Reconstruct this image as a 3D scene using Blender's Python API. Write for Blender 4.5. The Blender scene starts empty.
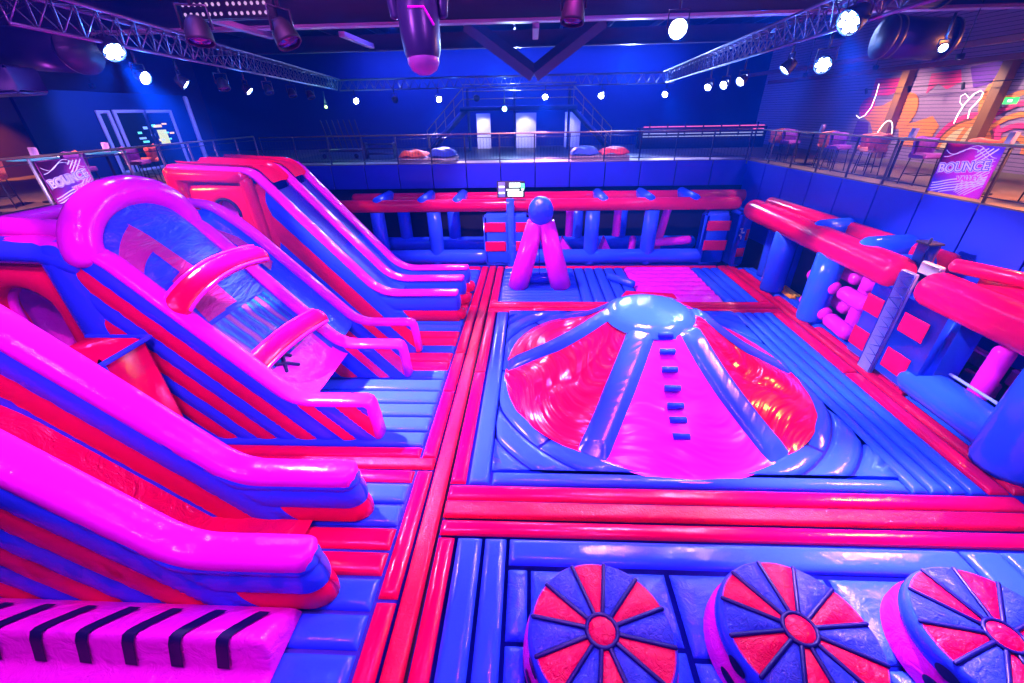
import bpy, math, random
import numpy as np
from mathutils import Vector, Matrix
random.seed(7)
PI = math.pi
sc = bpy.context.scene
COL = sc.collection
sin, cos = math.sin, math.cos

# ------------------------------------------------------------------ camera
cd = bpy.data.cameras.new('camera'); cam = bpy.data.objects.new('camera', cd); COL.objects.link(cam)
cd.sensor_width = 36.0; cd.lens = 410.0 / 1024.0 * 36.0; cd.clip_start = 0.05; cd.clip_end = 200
PT, YA, RO = 0.5112, 0.0511, -0.0200
fwd = Vector((-sin(YA) * cos(PT), cos(YA) * cos(PT), -sin(PT)))
rgt = Vector((cos(YA), sin(YA), 0)); upv = rgt.cross(fwd)
r2 = rgt * cos(RO) + upv * sin(RO); u2 = -rgt * sin(RO) + upv * cos(RO)
M = Matrix((r2, u2, -fwd)).transposed().to_4x4(); M.translation = Vector((0, 0, 5.6))
cam.matrix_world = M
sc.camera = cam

# ------------------------------------------------------------------ materials
def nodes(name):
    m = bpy.data.materials.new(name); m.use_nodes = True
    nt = m.node_tree; b = nt.nodes['Principled BSDF']
    return m, nt, b
def N(nt, t, **k):
    n = nt.nodes.new(t)
    for a, v in k.items():
        if a.startswith('i_'):
            n.inputs[int(a[2:]) if a[2:].isdigit() else a[2:]].default_value = v
        else: setattr(n, a, v)
    return n
def math_(nt, op, a, b=None):
    n = nt.nodes.new('ShaderNodeMath'); n.operation = op
    for i, v in enumerate((a, b)):
        if v is None: continue
        if isinstance(v, (int, float)): n.inputs[i].default_value = v
        else: nt.links.new(v, n.inputs[i])
    return n.outputs[0]
def mixc(nt, f, a, b):
    n = nt.nodes.new('ShaderNodeMix'); n.data_type = 'RGBA'
    if isinstance(f, (int, float)): n.inputs[0].default_value = f
    else: nt.links.new(f, n.inputs[0])
    for i, v in ((6, a), (7, b)):
        if isinstance(v, tuple): n.inputs[i].default_value = (*v, 1)
        else: nt.links.new(v, n.inputs[i])
    return n.outputs[2]
def wrinkle(nt, b, s=9.0, st=0.25, dist=0.02, stretch=(1, 1, 1), obj=True):
    tc = N(nt, 'ShaderNodeTexCoord'); mp = N(nt, 'ShaderNodeMapping'); mp.inputs['Scale'].default_value = stretch
    nz = N(nt, 'ShaderNodeTexNoise'); nz.inputs['Scale'].default_value = s; nz.inputs['Detail'].default_value = 4.5; nz.inputs['Roughness'].default_value = 0.6; nz.inputs['Distortion'].default_value = 1.1
    bp = N(nt, 'ShaderNodeBump'); bp.inputs['Strength'].default_value = st; bp.inputs['Distance'].default_value = dist
    L = nt.links.new
    L(tc.outputs['Object'], mp.inputs[0]); L(mp.outputs[0], nz.inputs['Vector']); L(nz.outputs[0], bp.inputs['Height']); L(bp.outputs[0], b.inputs['Normal'])
    return tc, nz
def vinyl(name, c, rough=0.13, s=7.0, st=0.2, stretch=(1, 1, 1), dist=0.03, var=0.12):
    m, nt, b = nodes(name)
    tc, nz = wrinkle(nt, b, s, st, dist, stretch)
    n2 = N(nt, 'ShaderNodeTexNoise'); n2.inputs['Scale'].default_value = 1.7; nt.links.new(tc.outputs['Object'], n2.inputs['Vector'])
    d = tuple(x * (1 - var) for x in c)
    nt.links.new(mixc(nt, n2.outputs[0], d, c), b.inputs['Base Color'])
    b.inputs['Roughness'].default_value = rough
    b.inputs['Specular IOR Level'].default_value = 0.3
    return m
def plain(name, c, rough=0.5, metal=0.0, s=None, st=0.1, var=0.15):
    m, nt, b = nodes(name)
    tc = N(nt, 'ShaderNodeTexCoord'); nz = N(nt, 'ShaderNodeTexNoise'); nz.inputs['Scale'].default_value = s or 3.0; nz.inputs['Detail'].default_value = 4
    nt.links.new(tc.outputs['Object'], nz.inputs['Vector'])
    nt.links.new(mixc(nt, nz.outputs[0], tuple(x * (1 - var) for x in c), c), b.inputs['Base Color'])
    b.inputs['Roughness'].default_value = rough; b.inputs['Metallic'].default_value = metal
    return m
def glow(name, c, e):
    m, nt, b = nodes(name)
    b.inputs['Base Color'].default_value = (0.1, 0.1, 0.1, 1)
    b.inputs['Emission Color'].default_value = (*c, 1); b.inputs['Emission Strength'].default_value = e
    return m
CR, CB, CP = (0.80, 0.0, 0.065), (0.024, 0.110, 0.90), (0.90, 0.018, 0.68)
RED = vinyl('red_vinyl', CR); BLUE = vinyl('blue_vinyl', CB); PINK = vinyl('pink_vinyl', CP)
REDW = vinyl('wrinkled_red_vinyl', CR, 0.2, 3.2, 0.75, (1, 1, 1), 0.1)
REDS = vinyl('scuffed_red_vinyl', (0.74, 0.001, 0.05), 0.16, 16, 0.6, (1, 1, 1), 0.03, 0.3)
BLUEC = vinyl('draped_blue_vinyl', CB, 0.3, 2.6, 0.9, (1, .35, 1.6), 0.14)
PINKW = vinyl('wrinkled_pink_vinyl', CP, 0.22, 3.0, 0.55, (1, 1, 1), 0.08)
BLUEW = vinyl('wrinkled_blue_vinyl', CB, 0.22, 4.0, 0.6, (1, 1, 1), 0.06)
SEAM = vinyl('navy_seam_vinyl', (0.004, 0.016, 0.34), 0.4)
NAVY = vinyl('navy_mesh_vinyl', (0.004, 0.006, 0.06), 0.55)
BLACK = plain('matt_black', (0.008, 0.008, 0.012), 0.6)
DARKM = plain('dark_painted_metal', (0.03, 0.03, 0.045), 0.4, 0.3)
ALU = plain('truss_aluminium', (0.17, 0.14, 0.21), 0.4, 0.8)
STEEL = plain('rail_steel', (0.42, 0.30, 0.18), 0.35, 0.85)
LAMPW = glow('lit_lamp_lens', (0.80, 0.82, 1.0), 40.0)

def folded(name, c, cx, cy, sr=5.0, sa=3.0, st=.8, dist=.10, rough=.2):
    """vinyl with long folds running across the slope of a round mound"""
    m, nt, b = nodes(name); L = nt.links.new
    tc = N(nt, 'ShaderNodeTexCoord'); sx = N(nt, 'ShaderNodeSeparateXYZ'); L(tc.outputs['Object'], sx.inputs[0])
    dx, dy = math_(nt, 'SUBTRACT', sx.outputs[0], cx), math_(nt, 'SUBTRACT', sx.outputs[1], cy)
    r = math_(nt, 'SQRT', math_(nt, 'ADD', math_(nt, 'MULTIPLY', dx, dx), math_(nt, 'MULTIPLY', dy, dy))); a = math_(nt, 'ARCTAN2', dy, dx)
    cb = N(nt, 'ShaderNodeCombineXYZ'); L(math_(nt, 'MULTIPLY', math_(nt, 'ADD', r, math_(nt, 'MULTIPLY', math_(nt, 'SINE', math_(nt, 'MULTIPLY', a, 6.0)), .22)), sr), cb.inputs[0]); L(math_(nt, 'MULTIPLY', a, sa), cb.inputs[1])
    nz = N(nt, 'ShaderNodeTexNoise'); nz.inputs['Scale'].default_value = 1.0; nz.inputs['Detail'].default_value = 2; nz.inputs['Distortion'].default_value = .25; L(cb.outputs[0], nz.inputs['Vector'])
    bp = N(nt, 'ShaderNodeBump'); bp.inputs['Strength'].default_value = st; bp.inputs['Distance'].default_value = dist; L(nz.outputs[0], bp.inputs['Height']); L(bp.outputs[0], b.inputs['Normal'])
    b.inputs['Base Color'].default_value = (*c, 1); b.inputs['Roughness'].default_value = rough; b.inputs['Specular IOR Level'].default_value = .6
    return m
def stripe_vinyl(name, xk, zk, ang, w, flat_band=0.0, zf=None, first='b'):
    """diagonal blue and red stripes parallel to the slope, optional blue band under the flat rail"""
    m, nt, b = nodes(name)
    tc, nz = wrinkle(nt, b, 5.0, 0.2, 0.03)
    sx = N(nt, 'ShaderNodeSeparateXYZ'); nt.links.new(tc.outputs['Object'], sx.inputs[0])
    X, Z = sx.outputs[0], sx.outputs[2]
    q = math_(nt, 'ADD', math_(nt, 'MULTIPLY', math_(nt, 'SUBTRACT', X, xk), -sin(ang) / w), math_(nt, 'MULTIPLY', math_(nt, 'SUBTRACT', Z, zk), -cos(ang) / w))
    md = math_(nt, 'FLOORED_MODULO', q, 2.0)
    near0 = math_(nt, 'MULTIPLY', math_(nt, 'GREATER_THAN', q, -.35), math_(nt, 'LESS_THAN', q, 1.0))
    isred = math_(nt, 'GREATER_THAN', md, 1.0)
    if flat_band: isred = math_(nt, 'MAXIMUM', isred, math_(nt, 'LESS_THAN', q, 0.0))
    isred = math_(nt, 'MULTIPLY', isred, math_(nt, 'SUBTRACT', 1.0, near0))
    if flat_band:
        hi = math_(nt, 'GREATER_THAN', Z, zf - flat_band)
        isred = math_(nt, 'MULTIPLY', isred, math_(nt, 'SUBTRACT', 1.0, math_(nt, 'MULTIPLY', hi, math_(nt, 'LESS_THAN', q, 0.5))))
    nt.links.new(mixc(nt, isred, CB, CR), b.inputs['Base Color'])
    b.inputs['Roughness'].default_value = 0.25; b.inputs['Specular IOR Level'].default_value = 0.3
    return m

# ------------------------------------------------------------------ mesh helpers
class G:
    def __init__(s): s.v = []; s.f = []; s.m = []
    def grid(s, P, nu, nv, mi=0, cu=False, cv=False):
        """P: list of nu*nv points, u major"""
        o = len(s.v); s.v += [tuple(map(float, p)) for p in P]
        for i in range(nu if cu else nu - 1):
            for j in range(nv if cv else nv - 1):
                i2, j2 = (i + 1) % nu, (j + 1) % nv
                s.f.append((o + i * nv + j, o + i2 * nv + j, o + i2 * nv + j2, o + i * nv + j2)); s.m.append(mi)
        return s
    def poly(s, P, mi=0):
        o = len(s.v); s.v += [tuple(map(float, p)) for p in P]; s.f.append(tuple(range(o, o + len(P)))); s.m.append(mi); return s
    def box(s, c, d, mi=0, b=0.02, rot=None):
        """box with bevelled edges: c centre, d full size, rot a 3x3 matrix"""
        hx, hy, hz = d[0] / 2, d[1] / 2, d[2] / 2; b = min(b, hx * .45, hy * .45, hz * .45)
        o = len(s.v); P = []
        idx = {}
        for sx in (-1, 1):
            for sy in (-1, 1):
                for sz in (-1, 1):
                    for ax in range(3):
                        p = [sx * (hx - b), sy * (hy - b), sz * (hz - b)]
                        p[ax] = (sx, sy, sz)[ax] * (hx, hy, hz)[ax]
                        idx[(sx, sy, sz, ax)] = o + len(P); P.append(p)
        R = rot or Matrix.Identity(3)
        for p in P:
            q = R @ Vector(p); s.v.append((q[0] + c[0], q[1] + c[1], q[2] + c[2]))
        def F(*k):
            s.f.append(tuple(idx[x] for x in k)); s.m.append(mi)
        for sg in (-1, 1):
            a = [(sg, -1, -1, 0), (sg, 1, -1, 0), (sg, 1, 1, 0), (sg, -1, 1, 0)]; F(*(a if sg > 0 else a[::-1]))
            a = [(-1, sg, -1, 1), (-1, sg, 1, 1), (1, sg, 1, 1), (1, sg, -1, 1)]; F(*(a if sg > 0 else a[::-1]))
            a = [(-1, -1, sg, 2), (1, -1, sg, 2), (1, 1, sg, 2), (-1, 1, sg, 2)]; F(*(a if sg > 0 else a[::-1]))
        for s1 in (-1, 1):
            for s2 in (-1, 1):
                F((s1, s2, -1, 0), (s1, s2, 1, 0), (s1, s2, 1, 1), (s1, s2, -1, 1))
                F((s1, -1, s2, 0), (s1, 1, s2, 0), (s1, 1, s2, 2), (s1, -1, s2, 2))
                F((-1, s1, s2, 1), (1, s1, s2, 1), (1, s1, s2, 2), (-1, s1, s2, 2))
                for s3 in (-1, 1): F((s1, s2, s3, 0), (s1, s2, s3, 1), (s1, s2, s3, 2))
        return s
    def tube(s, pts, r, n=12, mi=0, caps='round', flat=1.0, up=None):
        """swept tube; r scalar or list; caps round / flat; flat squeezes the section along up"""
        pts = [Vector(p) for p in pts]; k = len(pts)
        rs = [r] * k if isinstance(r, (int, float)) else list(r)
        T = []
        for i in range(k):
            t = (pts[min(i + 1, k - 1)] - pts[max(i - 1, 0)]); t.normalize(); T.append(t)
        u = Vector(up) if up else (Vector((0, 0, 1)) if abs(T[0].z) < 0.9 else Vector((0, 1, 0)))
        rings = []
        def ring(c, t, rr):
            a = u - t * u.dot(t); a.normalize(); bb = t.cross(a)
            return [c + a * (rr * flat * cos(2 * PI * j / n)) + bb * (rr * sin(2 * PI * j / n)) for j in range(n)]
        if caps == 'round':
            for a in (0.0, 0.35, 0.7, 0.92): rings.append(ring(pts[0] - T[0] * rs[0] * 0.75 * (1 - a * a) ** .5, T[0], max(rs[0] * a, 1e-4)) if a else [pts[0] - T[0] * rs[0] * 0.75] * n)
        elif caps == 'flat': rings.append([pts[0]] * n); 
        for i in range(k): rings.append(ring(pts[i], T[i], rs[i]))
        if caps == 'round':
            for a in (0.92, 0.7, 0.35, 0.0): rings.append(ring(pts[-1] + T[-1] * rs[-1] * 0.75 * (1 - a * a) ** .5, T[-1], max(rs[-1] * a, 1e-4)) if a else [pts[-1] + T[-1] * rs[-1] * 0.75] * n)
        elif caps == 'flat': rings.append([pts[-1]] * n)
        s.grid([p for rg in rings for p in rg], len(rings), n, mi, cv=True)
        return s
    def lathe(s, prof, c=(0, 0, 0), n=24, mi=0, R=None):
        P = []
        R = R or Matrix.Identity(3)
        for r, z in prof:
            for j in range(n):
                a = 2 * PI * j / n; q = R @ Vector((r * cos(a), r * sin(a), z)); P.append((q[0] + c[0], q[1] + c[1], q[2] + c[2]))
        s.grid(P, len(prof), n, mi, cv=True); return s
    def pillow(s, p00, p10, p11, p01, h, mi=0, nu=None, nv=None, z=None, e=0.16):
        """inflated pad over a quad: edges on the quad, rounded rise of h"""
        p00, p10, p11, p01 = [Vector(p if len(p) == 3 else (*p, 0)) for p in (p00, p10, p11, p01)]
        lu = max((p10 - p00).length, (p11 - p01).length); lv = max((p01 - p00).length, (p11 - p10).length)
        e = min(e, lu * .48, lv * .48)
        def par(L):
            m_ = [0, .06, .2, .45, .75, 1.0]
            a = [x * e / L for x in m_]
            k = max(1, int((L - 2 * e) / 0.7))
            mid = [e / L + (1 - 2 * e / L) * i / (k + 1) for i in range(1, k + 1)]
            return a + mid + [1 - x for x in a[::-1]]
        U, V = par(lu), par(lv)
        def g(t, L):
            d = min(t, 1 - t) * L / e
            return 1.0 if d >= 1 else (1 - (1 - d) ** 2) ** .5
        nrm = (p10 - p00).cross(p01 - p00); nrm.normalize()
        P = []
        for u in U:
            for v in V:
                p = (p00 * (1 - u) + p10 * u) * (1 - v) + (p01 * (1 - u) + p11 * u) * v
                P.append(p + nrm * (h * (min(g(u, lu), g(v, lv)) * 0.55 + g(u, lu) * g(v, lv) * 0.45)))
        return s.grid(P, len(U), len(V), mi)
    def build(s, name, mats, parent=None, smooth=True, label=None):
        me = bpy.data.meshes.new(name); me.from_pydata(s.v, [], s.f)
        for m in (mats if isinstance(mats, (list, tuple)) else [mats]): me.materials.append(m)
        if len(me.materials) > 1: me.polygons.foreach_set('material_index', s.m)
        if smooth: me.polygons.foreach_set('use_smooth', [True] * len(me.polygons))
        me.validate(); me.update()
        o = bpy.data.objects.new(name, me); COL.objects.link(o)
        if parent is not None:
            o.parent = parent; o.matrix_parent_inverse = WM(parent).inverted()
        if label: o['label'] = label
        return o
def WM(o):
    m = o.matrix_basis.copy()
    if o.parent is not None: m = WM(o.parent) @ o.matrix_parent_inverse @ m
    return m
def tag(o, label, cat, group=None, kind=None):
    o['label'] = label; o['category'] = cat
    if group: o['group'] = group
    if kind: o['kind'] = kind
    return o
def thing(name, label, cat, loc=(0, 0, 0), group=None):
    o = bpy.data.objects.new(name, None); o.empty_display_size = 0.2; COL.objects.link(o); o.location = loc
    return tag(o, label, cat, group)
def struct(o): o['kind'] = 'structure'; return o
def copy_tree(o, parent=None):
    c = o.copy(); COL.objects.link(c)
    if parent is not None: c.parent = parent
    for ch in list(o.children): copy_tree(ch, c)
    return c
def ROT(*eul): return Matrix.Rotation(eul[2], 3, 'Z') @ Matrix.Rotation(eul[1], 3, 'Y') @ Matrix.Rotation(eul[0], 3, 'X')
def text(s_, name, size, loc, R, mat, parent, extrude=0.004, bold=0.0):
    cu = bpy.data.curves.new(name, 'FONT'); cu.body = s_; cu.size = size; cu.align_x = 'CENTER'; cu.align_y = 'CENTER'
    cu.extrude = extrude; cu.offset = bold; cu.materials.append(mat)
    o = bpy.data.objects.new(name, cu); COL.objects.link(o)
    m = R.to_4x4(); m.translation = Vector(loc)
    me = bpy.data.meshes.new_from_object(o.evaluated_get(bpy.context.evaluated_depsgraph_get())); bpy.data.objects.remove(o)
    me.transform(m); me.name = name
    o = bpy.data.objects.new(name, me); COL.objects.link(o)
    o.parent = parent; o.matrix_parent_inverse = WM(parent).inverted()
    return o
# ------------------------------------------------------------------ room shell
ZB = -0.08; FL = -0.55; BAL = 3.72
floor_m = plain('dark_floor', (0.02, 0.02, 0.03), 0.6)
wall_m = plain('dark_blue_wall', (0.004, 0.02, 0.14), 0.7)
wine_m = plain('dark_wine_wall', (0.05, 0.012, 0.03), 0.7)
ceil_m = plain('ceiling_black', (0.012, 0.010, 0.022), 0.8)
deck_m = plain('balcony_deck', (0.45, 0.38, 0.33), 0.5)
fascia_m = plain('fascia_blue_board', (0.004, 0.02, 0.50), 0.45)
gap_m = plain('fascia_gap', (0.002, 0.002, 0.01), 0.8)
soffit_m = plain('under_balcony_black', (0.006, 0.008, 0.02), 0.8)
def slab(name, c, d, m, b=0.0): return struct(G().box(c, d, b=b or 0.005).build(name, m, smooth=False))
slab('floor', (-2, 11.5, FL - .1), (36, 33, .2), floor_m)
slab('ceiling', (-2, 11.5, 9.3), (36, 33, .2), ceil_m)
slab('wall_back', (-2, 28.05, 4.3), (36, .2, 10), wall_m)
slab('wall_front', (-2, -4.9, 4.3), (36, .2, 10), wall_m)
slab('wall_left', (-19.9, 11.5, 4.3), (.2, 33, 10), wine_m)
# right mural wall: slightly splayed, horizontal cladding
def clad(name, c1, c2, s):
    m, nt, b = nodes(name)
    tc = N(nt, 'ShaderNodeTexCoord'); sx = N(nt, 'ShaderNodeSeparateXYZ'); nt.links.new(tc.outputs['Object'], sx.inputs[0])
    fr = math_(nt, 'FRACT', math_(nt, 'MULTIPLY', sx.outputs[2], s)); gt = math_(nt, 'GREATER_THAN', fr, 0.12)
    nz = N(nt, 'ShaderNodeTexNoise'); nz.inputs['Scale'].default_value = 0.5; nt.links.new(tc.outputs['Object'], nz.inputs['Vector'])
    nt.links.new(mixc(nt, gt, (0.02, 0.01, 0.03), mixc(nt, nz.outputs[0], c1, c2)), b.inputs['Base Color']); b.inputs['Roughness'].default_value = 0.5
    return m
MUR = clad('painted_cladding', (0.30, 0.16, 0.34), (0.42, 0.26, 0.40), 9)
# splayed right-hand balcony edge, from near to far
RA, RB = Vector((10.15, 3.0, 0)), Vector((8.85, 18.6, 0))
rd = (RB - RA).normalized(); rn = Vector((-rd.y, rd.x, 0)) * -1      # rn points away from the arena (+x)
if rn.x < 0: rn = -rn
def RW(t, off, z): p = RA + rd * t + rn * off; return Vector((p.x, p.y, z))
RL = (RB - RA).length
Rrot = ROT(0, 0, math.atan2(rd.y, rd.x))                              # local x along the balcony edge
LX = -11.6; BY = 18.8
# balcony slabs
g = G(); P0 = [RA, RB, Vector((9.0, 28, 0)), Vector((15.9, 28, 0)), Vector((15.9, 3, 0))]
for z, fl in ((BAL, 1), (BAL - .16, 0)):
    q = [(p.x, p.y, z) for p in P0]; g.poly(q[::-1] if fl else q)
for i in range(5):
    a, b_ = P0[i], P0[(i + 1) % 5]; g.poly([(a.x, a.y, BAL), (a.x, a.y, BAL - .16), (b_.x, b_.y, BAL - .16), (b_.x, b_.y, BAL)])
deckd = plain('dark_oak_deck', (.20, .14, .08), .5)
o = g.build('floor_balcony_right', deckd, smooth=False); struct(o)
slab('floor_balcony_back', ((LX + 9.0) / 2, (BY + 28) / 2, BAL - .08), (9.0 - LX, 28 - BY, .16), plain('dark_back_deck', (.06, .05, .06), .5))
slab('trim_90', ((LX + 8.9) / 2, BY + .42, BAL + .003), (8.9 - LX, .80, .012), deck_m)
slab('floor_balcony_left', ((LX - 19.8) / 2, 15.0, BAL - .08), (LX + 19.8, 26, .16), deckd)
# fascia boards with dark gaps between
def fascia(name, A, B, n, ztop, zbot):
    d = (B - A); L = d.length; d.normalize(); R = ROT(0, 0, math.atan2(d.y, d.x)); g = G()
    for i in range(n):
        c = A + d * (L * (i + .5) / n); g.box((c.x, c.y, (ztop + zbot) / 2), (L / n - .035, .05, ztop - zbot), 0, .008, R)
    return struct(g.build(name, fascia_m, smooth=False))
nA = Vector((rn.x, rn.y, 0)) * 0.03
fascia('wall_fascia_right', RA + nA * 0, RB, 12, BAL - .03, 0.9)
fascia('wall_fascia_back', Vector((LX, BY, 0)), Vector((9.0, BY, 0)), 14, BAL - .03, 2.72)
fascia('wall_fascia_left', Vector((LX, 3, 0)), Vector((LX, BY, 0)), 12, BAL - .03, 0.2)
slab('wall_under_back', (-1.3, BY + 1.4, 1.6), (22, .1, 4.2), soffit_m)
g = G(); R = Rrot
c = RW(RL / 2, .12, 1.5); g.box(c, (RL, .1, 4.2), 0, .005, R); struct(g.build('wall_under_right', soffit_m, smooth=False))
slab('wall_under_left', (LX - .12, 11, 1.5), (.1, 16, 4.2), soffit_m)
c = RW(RL / 2 + 4, 5.2, 6.4); g = G(); g.box(c, (RL + 14, .12, 5.6), 0, .005, R); struct(g.build('wall_right', MUR, smooth=False))

# ------------------------------------------------------------------ inflatable floor beds
def bed_root(name, label, cat, c, x0, x1, y0, y1, base_label=None):
    t = thing(name, label, cat, (c[0], c[1], FL))
    G().box(((x0 + x1) / 2, (y0 + y1) / 2, (FL + ZB) / 2), (x1 - x0, y1 - y0, ZB - FL), 0, .06).build('base', SEAM, t)
    return t
H = 0.08; GP = 0.026
def pads(name, mat, parent, quads, h=H, e=.11):
    g = G()
    for q in quads: g.pillow(*[(p[0], p[1], ZB + .005) if len(p) == 2 else p for p in q], h, e=e)
    return g.build(name, mat, parent)
def rect(x0, y0, x1, y1, gap=GP): return [(x0 + gap, y0 + gap), (x1 - gap, y0 + gap), (x1 - gap, y1 - gap), (x0 + gap, y1 - gap)]
def rows(x0, x1, ys): return [rect(x0, a, x1, b) for a, b in zip(ys[:-1], ys[1:])]
def cols(xs, y0, y1): return [rect(a, y0, b, y1) for a, b in zip(xs[:-1], xs[1:])]
XL1, XL2, XL3 = -2.05, -1.73, -1.41
# left column of beds under the slides
t = bed_root('floor_bed', 'left blue planked bed under the red topped slide at the back', 'inflatable floor', (-5, 13), -9.9, XL2, 9.42, 16.45)
for ys_ in ([9.42, 9.81], [10.66, 11.1, 11.5], [13.6, 14.1, 14.6, 15.1, 15.6, 16.05]): pads('blue_planking', BLUE, t, rows(-7, XL1, ys_))
for ys_ in ([9.81, 10.24, 10.66], [11.5, 12.0, 12.4, 12.8, 13.2, 13.6], [16.05, 16.45]): pads('red_planking', RED, t, rows(-7, XL1, ys_))
pads('red_border', RED, t, [rect(XL1, 9.42, XL2, 12.4), rect(XL1, 12.4, XL2, 16.45)])
t = bed_root('floor_bed', 'pale blue planked bed in front of the arched slide', 'inflatable floor', (-5, 7), -9.9, XL2, 5.42, 9.42)
pads('blue_planking', BLUE, t, rows(-7, XL1, [5.86, 6.29, 6.76, 7.21, 7.68, 8.15, 8.57]))
for ys_ in ([5.57, 5.86], [8.57, 8.97, 9.42]): pads('red_planking', RED, t, rows(-7, XL1, ys_))
pads('red_border', RED, t, [rect(XL1, 5.57, XL2, 7.68), rect(XL1, 7.68, XL2, 9.42)])
t = bed_root('floor_bed', 'nearest left bed with blue and red planks below the pink topped slide', 'inflatable floor', (-5, 3), -9.9, XL2, 0.5, 5.42)
pads('blue_planking', BLUE, t, rows(-7, XL1, [4.10, 4.53, 4.97])); pads('blue_planking', BLUE, t, rows(-3.0, XL1, [.5, .95, 1.45, 1.93, 2.39, 2.84, 3.31]))
pads('red_planking', RED, t, rows(-9, XL1, [4.97, 5.28])); pads('red_planking', RED, t, rows(-7, XL1, [3.31, 3.7, 4.10]))
pads('red_border', RED, t, [rect(XL1, .5, XL2, 3.0), rect(XL1, 3.0, XL2, 5.28)])
# centre beds
DC = (2.84, 8.6); HS = 3.52
t = bed_root('floor_bed', 'square blue bed with ring tubes around the big domed mound', 'inflatable floor', DC, XL3, 8.26, 4.45, 12.4)
pads('blue_planking', BLUE, t, cols([-1.09, -.68], 4.97, 12.0) + cols([6.36, 6.66, 6.97, 7.27, 7.57], 4.97, 12.0) + [rect(-.68, 4.97, 6.36, 5.08 + .2)] )
pads('red_border', RED, t, [rect(XL3, 4.97, -1.09, 8.5), rect(XL3, 8.5, -1.09, 12.0), rect(-1.41, 4.63, 7.95, 4.97), rect(7.57, 4.97, 7.95, 8.6), rect(7.57, 8.6, 7.95, 12.0), rect(-1.41, 12.0, 7.95, 12.28)])
def sector(g, r0, r1, a0, a1, mi=0, na=14, h=H):
    def cl(x, y): return (DC[0] + max(-HS, min(HS, x)), DC[1] + max(-HS + .2, min(HS - .12, y)))
    P = []; nr = [0, .05, .15, .35, .65, .85, .95, 1]
    for i in range(na + 1):
        a = a0 + (a1 - a0) * i / na; ea = min(i, na - i); fa = (0, .7, .93, 1)[min(ea, 3)]
        for u in nr:
            r = r0 + (r1 - r0) * u; x, y = cl(r * cos(a), r * sin(a)); d = min(u, 1 - u) / .35
            P.append((x, y, ZB + .006 + h * fa * ((1 - (1 - min(d, 1)) ** 2) ** .5)))
    g.grid(P[::1], na + 1, len(nr), mi)
g = G()
for k in range(4):
    m0 = PI / 4 + k * PI / 2
    sector(g, 3.3, 3.78, m0 - PI / 4 + .01, m0 + .0 - .01); sector(g, 3.3, 3.78, m0 + .01, m0 + PI / 4 - .01)
    sector(g, 3.82, 4.28, m0 - .42, m0 + .42)
    sector(g, 4.32, 5.2, m0 - .62, m0 + .62)
g.build('ring_tubes', BLUE, t)
t = bed_root('floor_bed', 'blue bed with pink quilted corner under the pink legged tripod', 'inflatable floor', (3, 14.4), XL3, 8.26, 12.4, 16.45)
pads('red_border', RED, t, [rect(XL3, 12.8, -1.09, 16.45), rect(-1.41, 12.52, 7.95, 12.8), rect(7.57, 12.8, 7.95, 16.45), rect(-1.09, 16.2, 7.57, 16.45)])
pads('blue_planking', BLUE, t, rows(-1.09, 1.75, [12.8, 13.05, 13.3, 13.55, 13.8, 14.05, 14.4, 14.8, 15.2, 15.6, 16.2])); pads('blue_planking', BLUE, t, cols([1.75, 2.15, 2.55, 2.95, 3.35, 3.75], 12.8, 16.2)); pads('blue_planking', BLUE, t, cols([6.45, 6.85, 7.2, 7.57], 12.8, 16.2))
# pink quilted panel: rows of fish-scale folds
g = G(); P = []; nu, nv = 60, 60
for i in range(nu):
    for j in range(nv):
        x = 3.77 + (6.43 - 3.77) * i / (nu - 1); y = 12.84 + (16.17 - 12.84) * j / (nv - 1)
        u = (x - 3.77) / .66; v = (y - 12.84) / .42; r = math.floor(v); fu = (u + .5 * (r % 2)) % 1.0
        edge = min(1, min(i, nu - 1 - i, j, nv - 1 - j) / 2.0)
        P.append((x, y, ZB + .01 + edge * (.02 + .10 * abs(sin(PI * (v - .28 * sin(PI * fu)))) ** .6)))
g.grid(P, nu, nv); g.build('pink_quilted_panel', PINK, t)
t = bed_root('floor_bed', 'nearest blue bed carrying the three pinwheel drums', 'inflatable floor', (3, 3), XL3, 8.26, .4, 4.45)
pads('red_border', RED, t, [rect(XL3, .5, -1.11, 3.97), rect(-1.41, 3.97, 8.2, 4.28)])
pads('blue_planking', BLUE, t, cols([-1.11, -.69, -.32], .5, 3.97) + [rect(-.32, 3.52, 6.18, 3.97)])
pads('blue_panels', BLUEW, t, [rect(-.32, 2.55, .0, 3.5), rect(-.32, .5, .0, 2.55), rect(0, 2.55, 1.9, 3.5), rect(0, .5, 1.9, 2.55), rect(1.92, 2.45, 4.05, 3.5), rect(1.92, .5, 4.05, 2.45), rect(4.07, 2.45, 6.16, 3.5), rect(4.07, .5, 6.16, 2.45)], h=.09, e=.3)
pads('slanted_tubes', BLUE, t, [[(6.2 + k * .55, 3.0 - 2.5), (6.72 + k * .55, 3.0 - 2.5), (6.72 + k * .55 , 3.94), (6.2 + k * .55, 3.94)] for k in range(4)])
# hook-and-loop flaps over the joints between the beds
def flap(label, q, name='seam_cover_strip'):
    g = G(); g.pillow(*[(p[0], p[1], ZB + .01) for p in q], .085, e=.06)
    return tag(g.build(name, REDS), label, 'seam cover', 'red seam covers between the beds')
flap('long scuffed red seam cover strip running away from front to back', rect(XL2, .5, XL3, 16.45, .022))
flap('red seam cover strip between the drum bed and the mound bed', rect(-1.41, 4.28, 8.2, 4.63, .022))
flap('red seam cover strip between the mound bed and the tripod bed', rect(-1.41, 12.28, 7.95, 12.52, .022))
flap('short red seam cover strip between the two left slide structures', rect(-7.5, 5.28, XL2, 5.57, .022))
flap('red seam cover strip along the right hand wall of columns', rect(7.95, 4.97, 8.24, 16.45, .022))
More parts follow.
